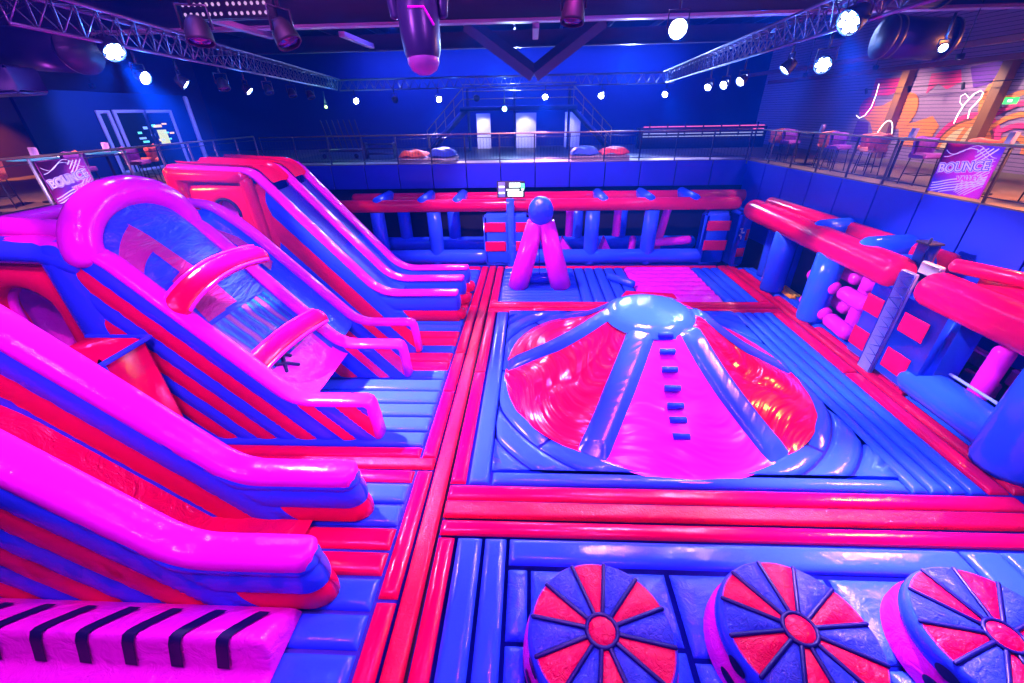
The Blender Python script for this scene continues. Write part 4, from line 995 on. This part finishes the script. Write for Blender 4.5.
# ------------------------------------------------------------------ left balcony wall with glazed doors
slab('wall_left_bay', (-16.1, 17.8, 5.1), (.12, 7.4, 2.8), wall_m)
pale = plain('pale_door_frame', (.62, .48, .72), .45)
m, nt, b = nodes('dark_door_glass'); b.inputs['Base Color'].default_value = (.02, .04, .06, 1); b.inputs['Roughness'].default_value = .06; GLS = m
def door(nm, y0, y1, z0, z1, leaf):
    d = struct(G().box((-16.0, (y0 + y1) / 2, (z0 + z1) / 2), (.02, y1 - y0, z1 - z0), 0, .003).build(nm, GLS, smooth=False)); g = G()
    for a, b_ in zip(leaf[:-1], leaf[1:]):
        for y in (a, b_): g.box((-15.97, y, (z0 + z1) / 2), (.06, .13, z1 - z0), 0, .01)
        for z in (z0 + .05, z1 - .05, z0 + .9): g.box((-15.97, (a + b_) / 2, z), (.05, b_ - a, .11 if z != z0 + .9 else .05), 0, .01)
    g.build('door_frame', pale, d); return d
door('door_1', 16.65, 17.1, BAL, 5.9, [16.65, 17.1]); d2 = door('door_2', 17.3, 20.2, BAL, 5.92, [17.35, 18.75, 20.15])
random.seed(3)
cl = [glow('room_light_cyan', (.1, .7, .9), 1.6), glow('room_light_warm', (.9, .55, .15), 1.4), glow('room_light_blue', (.15, .3, 1), 2.0)]
for k in range(14):   # glowing shapes on the door glass, painted in for a lit room
    y = 17.6 + random.random() * 2.3; z = 4.75 + random.random() * .65
    G().box((-15.985, y, z), (.006, .12 + .22 * random.random(), .05 + .05 * random.random()), 0, .002).build('lit_shape', cl[k % 3], d2)
G().box((-15.985, 19.3, 4.9), (.006, .5, .55), 0, .01).build('lit_shape', glow('room_light_yellow', (.75, .8, .2), 1.0), d2)
pr = thing('wall_pipe', 'pale vertical pipe beside the glazed doors', 'pipe', (-15.7, 21.0, BAL)); g = G(); g.tube([(-15.7, 21.0, BAL), (-15.7, 21.0, 6.4)], .09, 12); g.build('pipe', pale, pr); G().lathe([(.09, 0), (.12, 0), (.12, .08), (.09, .08)], (-15.7, 21.0, 4.6), 16).build('collar', pale, pr)
# corrugated bright panel under the left railing seen past the slide
# ------------------------------------------------------------------ back of hall: stair gantry, bar shelf
gs = thing('steel_stair', 'steel gantry with two stair flights in the middle of the far wall', 'staircase', (-.9, 25, BAL)); bs = plain('blue_grey_steel', (.06, .08, .30), .4, .4)
for x in (-3.4, 2.0, -.9): G().box((x, 25.2, 5.2), (.14, .14, 3.0), 0, .01).build('post', bs, gs)
G().box((-.7, 25.6, 5.75), (6.2, 1.6, .22), 0, .02).build('platform', bs, gs)
for s in (-1, 1):
    g = G(); a = Vector((-.7 + s * 2.9, 25.0, 5.7)); b_ = Vector((-.7 + s * 5.0, 25.0, 3.75)); g.tube([a, b_], .12, 4, caps='flat'); g.tube([a + Vector((0, .9, 0)), b_ + Vector((0, .9, 0))], .12, 4, caps='flat'); g.build('stringer', bs, gs)
    g = G()
    for k in range(9): p = a + (b_ - a) * (k + .5) / 9; g.box((p.x, 25.45, p.z), (.26, .9, .03), 0, .005)
    g.build('tread', bs, gs)
    g = G(); g.tube([a + Vector((0, 0, 1)), b_ + Vector((0, 0, 1))], .025, 6); g.tube([a + Vector((0, 0, .55)), b_ + Vector((0, 0, .55))], .018, 6)
    for k in range(5): p = a + (b_ - a) * k / 4; g.tube([p, p + Vector((0, 0, 1))], .018, 6)
    g.build('handrail', STEEL, gs)
g = G()
for z in (6.2, 6.55, 6.85): g.tube([(-3.6, 24.9, z), (2.3, 24.9, z)], .02, 6)
g.build('platform_rail', STEEL, gs)
whp = plain('white_curtain_panel', (.62, .60, .72), .5)
for k, (x, w_) in enumerate(((-2.75, .8), (-.35, 1.25), (2.35, .9))):
    o = G().box((x, 26.6, 4.62), (w_, .06, 1.8), 0, .01).build('pale_panel', whp); tag(o, ('left', 'middle wide', 'right')[k] + ' pale upright panel under the stair gantry', 'panel')
bk = thing('bar_shelf', 'long low bar counter with glowing pink shelf lines at the far right', 'bar counter', (8.5, 24.5, BAL))
G().box((9.0, 24.9, BAL + .5), (6.6, .6, 1.0), 0, .03).build('counter', DARKM, bk)
pl = glow('pink_strip_light', (1.0, .12, .35), 1.3); bl_ = glow('pale_strip_light', (.45, .5, .9), .8)
for k, (z, mt) in enumerate(((1.16, pl), (1.32, pl), (1.0, bl_), (.86, bl_))): G().box((9.0, 24.56, BAL + z - .28), (6.2, .02, .04), 0, .005).build('strip_light', mt, bk)
for k in range(7): G().box((6.2 + .92 * k, 24.5, BAL + .9), (.06, .06, .62), 0, .01).build('upright', BLACK, bk)
tr = thing('chair_trolley', 'dark trolley with tilted metal rods at the left of the back balcony', 'trolley', (-9.5, 22, BAL))
G().box((-9.4, 22, BAL + .35), (2.0, .7, .12), 0, .02).build('deck', DARKM, tr)
for k in range(7): G().tube([(-9.9 + .28 * k, 22, BAL + .4), (-10.15 + .28 * k, 22, BAL + 1.65)], .03, 8).build('rod', DARKM, tr)
for x in (-10.2, -8.6): G().lathe([(.001, -.03), (.1, -.03), (.1, .03), (.001, .03)], (x, 21.75, BAL + .1), 14, 0, ROT(PI / 2, 0, 0)).build('wheel', BLACK, tr)
bn = thing('low_bench', 'dark slatted bench standing beside the trolley on the back balcony', 'bench', (-7.4, 21.6, BAL))
for z in (.2, .42, .62): G().box((-7.3, 21.6, BAL + z), (1.5, .08 if z > .3 else .4, .06), 0, .01).build('slat', DARKM, bn)
for x in (-8.0, -6.6): G().box((x, 21.6, BAL + .35), (.06, .4, .7), 0, .01).build('leg', DARKM, bn)
# ------------------------------------------------------------------ lighting trusses
def truss(label, A, B, h=.42, w=.36, n=None):
    A, B = Vector(A), Vector(B); d = (B - A); L = d.length; d.normalize(); side = d.cross(Vector((0, 0, 1))).normalized()
    t = thing('lighting_truss', label, 'truss', tuple(A)); n = n or int(L / .42)
    up = Vector((0, 0, h)); cs = [A, A + up + side * w / 2, A + up - side * w / 2]
    for c in cs: G().tube([c, c + d * L], .028, 8, caps='flat').build('chord', ALU, t)
    g = G()
    for k in range(n):
        a, b_ = L * k / n, L * (k + 1) / n; m_ = (a + b_) / 2
        for c in cs[1:]: g.tube([cs[0] + d * a, c + d * m_, cs[0] + d * b_], .012, 5, caps='flat')
        g.tube([cs[1] + d * a, cs[2] + d * m_, cs[1] + d * b_], .012, 5, caps='flat')
    g.build('lattice', ALU, t)
truss('long aluminium truss running away along the left side', (-7.0, 6.6, 6.75), (-9.1, 22.2, 6.62))
truss('aluminium truss across the back of the hall', (-9.2, 22.7, 6.62), (6.6, 22.7, 6.62))
truss('long aluminium truss running away along the right side', (4.9, 6.0, 6.72), (6.1, 22.2, 6.62))
truss('short aluminium truss crossing the top right corner', (5.6, 8.4, 7.55), (9.6, 9.6, 7.3))
truss('aluminium truss crossing the top left corner', (-11.5, 10.2, 7.35), (-7.2, 8.6, 7.75))
# steelwork of the roof
stl = plain('roof_steel', (.10, .07, .13), .45, .4); stm = plain('lit_flange_tint', (.55, .22, .42), .45)  # magenta light on the lower flange put into its colour
t = thing('roof_girder', 'big steel girder across the roof with a magenta lit lower flange', 'girder', (-2, 12.5, 7.5))
G().box((-1, 12.5, 7.85), (26, .06, .62), 0, .005).build('web', stl, t); G().box((-1, 12.5, 7.52), (26, .30, .07), 0, .01).build('flange', stm, t); G().box((-1, 12.5, 8.18), (26, .30, .05), 0, .01).build('flange', stl, t)
t = thing('roof_girder', 'second steel girder far behind the first under the roof', 'girder', (-2, 20, 7.8))
G().box((-1, 20, 8.1), (26, .06, .5), 0, .005).build('web', stl, t); G().box((-1, 20, 7.85), (26, .26, .06), 0, .01).build('flange', stl, t)
for k, (x, y0, y1, z, lab) in enumerate(((-4.9, 12.9, 15.2, 7.42, 'short pale steel joist under the girder left of the moving light'), (-6.9, 10.8, 13.2, 7.45, 'short pale steel joist under the girder beside the perforated bar'), (.1, 12.5, 14.3, 7.42, 'short pale steel bracket under the girder right of the moving light'))):
    tag(G().box((x, (y0 + y1) / 2, z), (.16, y1 - y0, .12), 0, .01).build('roof_joist', stm), lab, 'joist')
for k, y in enumerate((15.4, 16.8, 18.2, 23.5, 25.2)): struct(G().box((-1, y, 8.75), (26, .14, .24), 0, .01).build('ceiling_beam_%d' % (k + 3), stl, smooth=False))
for k in range(14): struct(G().box((-14 + 2.2 * k, 17, 9.05), (.09, 18, .2), 0, .01).build('ceiling_beam_%d' % (k + 10), stl, smooth=False))
for s, lab in ((-1, 'left dark diagonal roof strut meeting over the stair gantry'), (1, 'right dark diagonal roof strut meeting over the stair gantry')):
    t_ = G().tube([(.1, 19.6, 6.9), (.1 + s * 2.6, 19.6, 8.6)], .30, 4, caps='flat').build('roof_strut', stl, smooth=False); tag(t_, lab, 'strut')
# pink panel and perforated bar with glowing holes above the left
t = thing('hanging_perforated_bar', 'dark perforated bar with two rows of small glowing holes below the roof on the left', 'perforated bar', (-6.5, 9, 7.4))
cbx = Vector((-5.55, 9.3, 7.32)); G().box(cbx, (1.75, .12, .32), 0, .02).build('housing', BLACK, t)
dot = glow("glowing_hole", (.75, .45, .8), 0.8)  # holes of the slotted bar, their brightness put in as emission
for k in range(14):
    for r_ in range(2):
        G().lathe([(.001, .008), (.026, .006), (.03, 0)], cbx + Vector((-.80 + .113 * k + (.05 if k > 6 else 0), -.062, .07 - .14 * r_)), 10, 0, ROT(PI / 2, 0, 0)).build('hole_dot', dot, t)
tag(G().box((-7.0, 10.3, 8.35), (3.6, .1, .9), 0, .02).build('roof_panel', plain('pinkish_panel', (.75, .35, .38), .6)), 'pinkish board under the roof above the perforated bar', 'panel')
# ducts
def duct(label, A, B, r):
    t = thing('hanging_duct', label, 'duct', tuple(A)); g = G(); A, B = Vector(A), Vector(B); g.tube([A, A + (B - A) * .5, B], r, 28, caps='flat'); g.build('barrel', plain('duct_paint', (.03, .035, .10), .35, .4), t)
    d = (B - A).normalized()
    for p in (A, A + (B - A) * .12, B): G().tube([p - d * .03, p + d * .03], r * 1.06, 28, caps='flat').build('flange_ring', DARKM, t)
duct('big round duct at the upper right in front of the mural', (6.75, 10.0, 6.72), (7.85, 9.95, 6.65), .33)
duct('second round duct cut off by the top edge on the right', (5.9, 10.0, 7.55), (7.6, 10.1, 7.5), .34)
duct('round duct at the upper left corner', (-11.5, 9.8, 6.95), (-8.35, 8.9, 6.72), .36)
t = thing('hanging_loudspeaker', 'dark wedge shaped loudspeaker hanging at the upper left edge', 'loudspeaker', (-9.5, 8.6, 6.2))
G().box((-9.7, 8.1, 6.2), (1.5, .8, .42), 0, .05, ROT(0, -.05, .3)).build('cabinet', plain('speaker_blue_black', (.03, .03, .10), .4), t)
G().box((-9.7, 7.65, 6.18), (1.3, .03, .3), 0, .01, ROT(0, -.05, .3)).build('grille', BLACK, t); G().box((-9.7, 8.0, 6.52), (.1, .3, .3), 0, .02).build('bracket', DARKM, t)

# ------------------------------------------------------------------ stage lamps
lens_off = plain('dark_lens', (.02, .03, .08), .1)
halos = []
def par(loc, aim, r, lit, label, top, kind='round', em=None):
    """lamp can: loc = lens centre; aim = direction it faces; top = z of the bar it hangs from"""
    loc = Vector(loc); d = Vector(aim).normalized(); t = thing('stage_spotlight', label, 'stage lamp', tuple(loc), 'stage lamps')
    r = r * .9; R = d.to_track_quat('Z', 'Y').to_matrix(); L = r * 1.6
    g = G(); g.lathe([(.001, -L), (r * .6, -L), (r * .8, -L * .8), (r * 1.0, -L * .3), (r * 1.05, .0), (r * 1.05, .03), (r * .95, .03), (r * .95, -.01)], loc, 20, 0, R); g.build('housing', BLACK, t)
    if kind == 'cluster' and lit:
        for k in range(7):
            q = Vector((0, 0, 0)) if k == 6 else Vector((cos(k * PI / 3), sin(k * PI / 3), 0)) * r * .62
            g = G(); g.lathe([(.001, .035), (r * .2, .028), (r * .26, 0)], loc + R @ q, 12, 0, R); g.build('lens', em or LAMPW, t)
    else:
        g = G(); g.lathe([(.001, .03), (r * .6, .024), (r * .94, 0)], loc, 20, 0, R); g.build('lens', (em or LAMPW) if lit else lens_off, t)
    if lit: halos.append((loc + d * .16, r, em))
    mid = loc - d * L * .45; sd = d.cross(Vector((0, 0, 1)));
    if sd.length < .05: sd = Vector((1, 0, 0))
    sd.normalize(); zt = max(top, mid.z + r * 1.2)
    g = G(); hz = min(zt - .02, mid.z + r * 1.7); g.tube([mid + sd * r * 1.12, Vector((*(mid + sd * r * 1.12).xy, hz)), Vector((*(mid - sd * r * 1.12).xy, hz)), mid - sd * r * 1.12], .014, 6, caps='flat'); g.build('yoke', DARKM, t)
    if zt - hz > .03:
        g = G(); g.tube([Vector((mid.x, mid.y, hz)), Vector((mid.x, mid.y, zt))], .022, 8, caps='flat'); g.build('clamp', DARKM, t)
    return t
LT = [(-7.18, 8.3, 6.62, .19, 1, 'cluster', 'bright lamp cluster of the left truss, nearest and largest', (.5, -.2, -.5)),
      (-7.55, 9.2, 6.30, .13, 1, 'round', 'second lit lamp on the left truss, seen half side on', (.85, -.15, -.35)),
      (-7.7, 10.45, 6.26, .13, 1, 'round', 'third lit lamp on the left truss, lens a slanted slit', (.75, .35, -.75)),
      (-7.85, 12.0, 6.25, .15, 0, 'round', 'first unlit lamp on the left truss past the slit shaped one', (.3, -.2, -1)),
      (-8.0, 13.3, 6.24, .13, 1, 'round', 'lit lamp in the middle of the left truss above the wine coloured wall', (.8, .1, -.8)),
      (-8.15, 14.6, 6.25, .14, 0, 'round', 'second unlit lamp on the left truss', (.4, -.3, -1)),
      (-8.35, 16.4, 6.22, .15, 0, 'round', 'third unlit lamp on the left truss', (.3, -.3, -1)),
      (-8.55, 18.2, 6.22, .16, 0, 'round', 'last unlit lamp at the far end of the left truss', (.4, -.3, -1))]
for x, y, z, r, lit, kd, lab, aim in LT: par((x, y, z), aim, r, lit, lab, 6.72, kd)
for x, lab, lit in ((-8.42, 'leftmost lit lamp on the back truss', 1), (-6.5, 'small unlit lamp left of the middle on the back truss', 0), (-4.4, 'brightest lit lamp on the back truss behind the moving light', 1), (.64, 'lit lamp on the back truss right of the stair gantry', 1), (3.25, 'lit lamp right of the middle on the back truss', 1), (6.19, 'rightmost lit lamp on the back truss', 1), (-2.6, 'small unlit lamp just left of the stair gantry on the back truss', 0)):
    par((x, 22.5, 6.17), (-x * .12, -1, -.45), .15, lit, lab, 6.62)
green_lamp = glow('greenish_lamp', (.35, 1.0, .75), 14)
par((-1.31, 22.9, 5.72), (0, -1, -.3), .13, 1, 'greenish lit lamp hanging low in front of the stair gantry', 6.62, em=green_lamp)
for x, y, z, r, kd, lab, aim in ((5.65, 15.7, 6.17, .12, 'round', 'lit lamp on the right truss, farthest of the row', (-.6, -.6, -.5)), (5.55, 14.2, 6.16, .12, 'round', 'second farthest lit lamp on the right truss', (-.7, -.6, -.4)), (5.45, 12.9, 6.18, .13, 'round', 'lit lamp on the right truss with a slanted bright slit', (-.8, -.4, -.6)),
                                 (5.25, 10.4, 6.26, .14, 'round', 'lit lamp on the right truss seen edge on', (-.7, .1, -.8)), (5.3, 9.2, 6.24, .15, 'cluster', 'star shaped lit lamp cluster below the right truss', (-.6, -.8, -.3)), (4.75, 7.9, 6.68, .20, 'cluster', 'largest slanted lamp cluster near the top right', (-.7, -.25, -.45))):
    par((x, y, z), aim, r, 1, lab, 6.75 if z < 6.5 else 7.1, kd)
par((2.54, 9.0, 6.8), (-.15, -1, -.25), .17, 1, 'very bright round lamp right of centre near the top', 7.5)
par((7.0, 8.84, 6.42), (-.4, -1, -.35), .07, 1, 'tiny lit lamp in front of the big duct', 6.9)
for (x, y, z, lab, aim) in ((-3.7, 5.5, 6.36, 'dark floodlight with a curved bracket above the left slides', (.1, -.25, -1)), (-2.75, 5.6, 6.34, 'dark stage lamp tilted left of the moving light', (.5, -.2, -1)), (.46, 5.9, 6.50, 'dark stage lamp with silver cables right of the moving light', (-.1, -.2, -1))):
    par((x, y, z), aim, .145, 0, lab, 7.6)
yel = glow('yellow_green_lamp', (.6, .9, .05), 5)
par((-9.9, 22.4, 5.95), (.2, -1, -.2), .07, 1, 'small yellow green lamp below the far end of the left truss', 6.6, em=yel)
# moving head in the middle
mh = thing('moving_spotlight', 'big moving head light hanging at the top centre, facing down', 'moving light', (-1.05, 4.75, 6.9)); hb = plain('moving_light_shell', (.03, .035, .10), .3)
axm = Vector((.04, -.12, -1)).normalized(); Rm = axm.to_track_quat('Z', 'Y').to_matrix(); c0 = Vector((-1.05, 4.75, 6.38))
g = G(); g.lathe([(.001, -.30), (.12, -.30), (.17, -.22), (.19, -.05), (.185, .15), (.17, .28), (.15, .33)], c0, 28, 0, Rm); g.build('head', hb, mh)
m, nt, b = nodes('frosted_front_lens'); b.inputs['Base Color'].default_value = (.35, .12, .35, 1); b.inputs['Roughness'].default_value = .3
g = G(); g.lathe([(.15, .32), (.15, .36), (.12, .42), (.06, .455), (.001, .465)], c0, 28, 0, Rm); g.build('front_lens', m, mh)
for s in (-1, 1): g = G(); g.tube([c0 + Vector((s * .22, .02, .02)), c0 + Vector((s * .25, .02, .25)), c0 + Vector((s * .22, .02, .48))], .05, 10, flat=.55); g.build('yoke_arm', hb, mh)
G().box(c0 + Vector((0, .02, .62)), (.52, .36, .26), 0, .04).build('base', hb, mh)
G().tube([c0 + Vector((0, .02, .74)), c0 + Vector((0, .02, 1.6))], .04, 8).build('clamp', DARKM, mh)
g = G(); q = [Rm @ Vector(p) + c0 for p in ((-.1, .17, -.02), (.03, .19, -.02), (.11, .16, .10))]; g.tube(q, .012, 6); g.build('trim_line', PINK, mh)
tip = glow('downlight_white', (.9, .8, .9), 5)
for k, (x, y, z) in enumerate(((-13.3, 10.2, 6.55), (-13.5, 12.5, 6.5), (-13.6, 14.4, 6.45), (11.2, 16.5, 6.58), (10.4, 19, 6.55), (10.3, 12.4, 6.5))):
    t = thing('downlight', ('small round downlight on the left, nearest', 'small round downlight on the left, middle one', 'small round downlight above the narrow glazed door', 'small round downlight above the far right balcony', 'small round downlight above the far end of the right balcony', 'small round downlight under the red lit beam')[k], 'downlight', (x, y, z))
    G().lathe([(.07, 0), (.08, .02), (.08, .12), (.001, .12)], (x, y, z), 16).build('can', BLACK, t); G().lathe([(.001, .005), (.06, .006)], (x, y, z), 16).build('lens', tip, t); G().tube([(x, y, z + .12), (x, y, 9.1)], .01, 6).build('stem', BLACK, t)

# ------------------------------------------------------------------ lights
def spot(loc, aim, power, color, ang, blend=.5, rad=.12):
    l = bpy.data.lights.new('spot_light', 'SPOT'); l.energy = power; l.color = color; l.spot_size = math.radians(ang); l.spot_blend = blend; l.shadow_soft_size = rad  # serves stage lamps and also added spots without a lamp
    o = bpy.data.objects.new('spot_light', l); COL.objects.link(o); o.location = loc
    o.rotation_euler = (Vector(aim) - Vector(loc)).to_track_quat('-Z', 'Y').to_euler(); return o
def area(loc, aim, power, color, sx, sy):
    l = bpy.data.lights.new('area_light', 'AREA'); l.energy = power; l.color = color; l.shape = 'RECTANGLE'; l.size = sx; l.size_y = sy
    o = bpy.data.objects.new('area_light', l); COL.objects.link(o); o.location = loc
    o.rotation_euler = (Vector(aim) - Vector(loc)).to_track_quat('-Z', 'Y').to_euler(); return o
KEY = (.84, .40, 1.0); MAG = (1.0, .12, .92); BLU = (.05, .09, 1.0); WARM = (1.0, .28, .04)
spot((-7.0, 8.2, 6.5), (-3.0, 6.7, 0), 26000, (1.0, .37, 1.0), 44, 1.0)
spot((5.1, 9.1, 6.2), (-.8, 6.2, 0), 2600, KEY, 60, .8)
spot((1.6, 9.3, 9.0), (2.7, 8.4, 1.0), 11000, (.84, .50, 1.0), 30, 1.0)  # unseen spot added above to brighten the mound cap
spot((2.5, 8.9, 6.7), (.6, 6.8, .5), 1300, KEY, 80)
spot((4.7, 7.8, 6.6), (5.3, 3.5, 0), 17000, (.90, .40, 1.0), 44, 1.0)
spot((-7.5, 9.1, 6.2), (-2.4, 12.6, .7), 4200, KEY, 52, .8)
spot((.6, 22.4, 6.1), (1.0, 13.8, .5), 3400, (.78, .34, 1.0), 50)
spot((-4.4, 22.4, 6.1), (-3.5, 14.0, .5), 2000, (.5, .36, 1.0), 50)
spot((6.2, 22.3, 6.1), (7.2, 12.5, .5), 2000, (.4, .36, 1.0), 50)
spot((1.5, 5.0, 8.8), (8.2, 5.9, .8), 5500, (.5, .42, 1.0), 40, .9)  # added overhead spot, lifts the near right column
spot((5.3, 14.2, 6.1), (8.8, 13.9, 0), 1700, (1.0, .62, .9), 46, .8)
spot((-1.5, 13.4, 8.4), (.5, 16.8, 1.0), 4200, (.9, .40, 1.0), 80)  # added overhead spot to brighten the back beams and columns
spot((-1.0, 9.8, 6.4), (8.2, 9.3, 1.1), 11000, (.64, .52, 1.0), 34)
area((-3.2, 1.2, 7.6), (-4.6, 4.5, .8), 430, (.52, .10, 1.0), .8, .3)  # unseen front fill, added near the camera
spot((-5.6, 2.4, 8.9), (-5.2, 3.6, 1.5), 1500, (.95, .08, .95), 70, .7)
area((-2.5, 3.0, 8.8), (-6.8, 7.0, 3.4), 300, (.9, .16, 1.0), .6, .3)  # fill added above the front left, no lamp there
area((2.5, .5, 8.2), (3.0, 6, 0), 260, (.62, .12, 1.0), .8, .3)  # another unseen fill, added above the near bed
spot((.5, 5.0, 9.0), (.5, 4.6, 0), 1300, (1.0, .06, .80), 75, .8)
spot((3.5, 10.5, 9.0), (3.0, 9.0, 0), 1500, (1.0, .06, .85), 70, .8)
spot((-6.0, 11.4, 8.6), (-6.0, 11.8, 3.0), 900, (1.0, .12, .7), 70, .8)
spot((10.6, 9.0, 6.2), (6.2, 7.0, .6), 2600, WARM, 50, .8, .2)
spot((-7.3, 8.3, 6.5), (-6.2, 3.6, 3.4), 3800, KEY, 40, 1.0)
spot((-11.9, 8.4, 6.0), (-9.2, 11.4, 4.0), 2200, WARM, 36)
for x, y in ((-5, 5), (1.5, 4), (6, 6), (-4, 13.8), (2, 10.6), (6, 14), (-5, 17)): spot((x, y, 8.8), (x, y, 0), 420, BLU, 120, .6, .2)  # unseen blue spots added as overhead fill
area((11.0, 9.0, 6.2), (6.0, 6.5, .8), 420, WARM, .6, .4)
spot((-12.4, 11.0, 6.2), (-9.2, 11.4, 4.2), 1100, WARM, 40)
# balcony and wall light
for y in (8.0, 10.5, 13.0, 15.5, 18.0):
    p = RW((y - 3) * 1.003, 3.4, 6.4); q = RW((y - 3) * 1.003, 5.1, 5.1); spot(tuple(p), tuple(q), 330, (1.0, .72, .70), 105, .8, .05)
for y in (9.0, 11.5, 14.0, 16.5):
    p = RW((y - 3) * 1.003, .9, 6.5); q = RW((y - 3) * 1.003, .9, 4.2); spot(tuple(p), tuple(q), 420, (.95, .55, .60), 95, .6, .08)
for y in (9.5, 12.0, 14.5): spot((-12.2, y, 6.5), (-12.5, y, 4), 420, (1.0, .42, .55), 95, .6, .08)
spot((-18.2, 14.6, 6.6), (-19.8, 15.6, 4.6), 1200, (1.0, .30, .02), 60)
spot((-12.0, 16.0, 7.6), (-16.1, 18, 5.2), 1500, (.10, .2, 1.0), 80)
area((-1, 26.0, 8.6), (-1, 27.5, 4.5), 1800, BLU, 18, 1.0)
for x in (-2.75, -.35, 2.35): spot((x, 25.55, 5.6), (x, 26.6, 4.5), 220, (.75, .7, 1.0), 70)  # spots added to light the pale panels
spot((-4.5, 16.0, 8.4), (-4.0, 18.8, 3.0), 450, (.10, .10, 1.0), 80)
spot((3.5, 15.0, 8.4), (3.0, 18.8, 3.0), 600, (.0, .12, 1.0), 90)
spot((5.2, 12.5, 7.6), (9.3, 11.0, 2.8), 900, (.0, .10, 1.0), 90)
spot((-5.5, 11.2, 6.2), (-4.5, 12.5, 7.5), 40, MAG, 110)  # unseen spot added to tint the girder from below
spot((2.5, 11.2, 6.2), (2.0, 12.5, 7.5), 25, (.4, .15, 1.0), 110)
spot((-9.5, 8.6, 5.6), (-7.6, 10.0, 7.0), 30, MAG, 100)
spot((5.2, 9.0, 6.1), (9.6, 10.2, 4.3), 900, (.9, .62, 1.0), 20)
spot((-7.2, 9.0, 6.3), (-11.5, 10.4, 4.3), 1900, (.8, .6, 1.0), 22)
for x in (-4.5, 2.9): spot((x, 18.3, 7.6), (x, 19.8, 3.9), 330, (1.0, .62, .45), 44, .8)
spot((-5.6, 2.4, 8.9), (-9.4, 6.7, 2.4), 2200, (1.0, .12, .9), 17)  # unseen spot added to light the inside of the crawl hole
spot((-7.2, 8.3, 6.5), (-8.6, 11.6, 3.2), 500, (.9, .15, 1.0), 18)  # added spot, brightens the lining of the red tower's hole
for x, p_ in ((-6, 900), (-1, 1600), (5, 2600)): spot((x, 26.5, 7.6), (x * .6, 12, 6.0), p_ * 1.6, (.30, .42, 1.0), 75, .6, .3)  # unseen back spots added so the blue haze glows
spot((9.0, 18.0, 8.3), (3.5, 9, 6.5), 3200, (.30, .42, 1.0), 70, .6, .3)  # added likewise for the haze on the right
for p, r_, em_ in halos:  # unseen point lights added to make a halo round each lit lens
    l = bpy.data.lights.new('halo_light', 'POINT'); l.energy = 80 * (r_ / .12); l.color = (.04, .22, 1.0) if em_ is None else (.3, 1.0, .5); l.shadow_soft_size = .04
    o = bpy.data.objects.new('halo_light', l); COL.objects.link(o); o.location = p
w = bpy.data.worlds.new('world'); sc.world = w; w.use_nodes = True
bg = w.node_tree.nodes['Background']; bg.inputs[0].default_value = (.01, .02, .25, 1); bg.inputs[1].default_value = .3
vs = w.node_tree.nodes.new('ShaderNodeVolumeScatter'); vs.inputs['Color'].default_value = (.0, .15, 1.0, 1); vs.inputs['Density'].default_value = .0055; vs.inputs['Anisotropy'].default_value = .35
w.node_tree.links.new(vs.outputs[0], w.node_tree.nodes['World Output'].inputs['Volume'])

sc.view_settings.view_transform = 'Standard'; sc.view_settings.look = 'None'; sc.view_settings.exposure = 0.0; sc.view_settings.gamma = 1.0; sc.view_settings.use_curve_mapping = False
sc.cycles.use_denoising = True; sc.cycles.max_bounces = 5; sc.cycles.volume_bounces = 0; sc.cycles.sample_clamp_indirect = 6.0
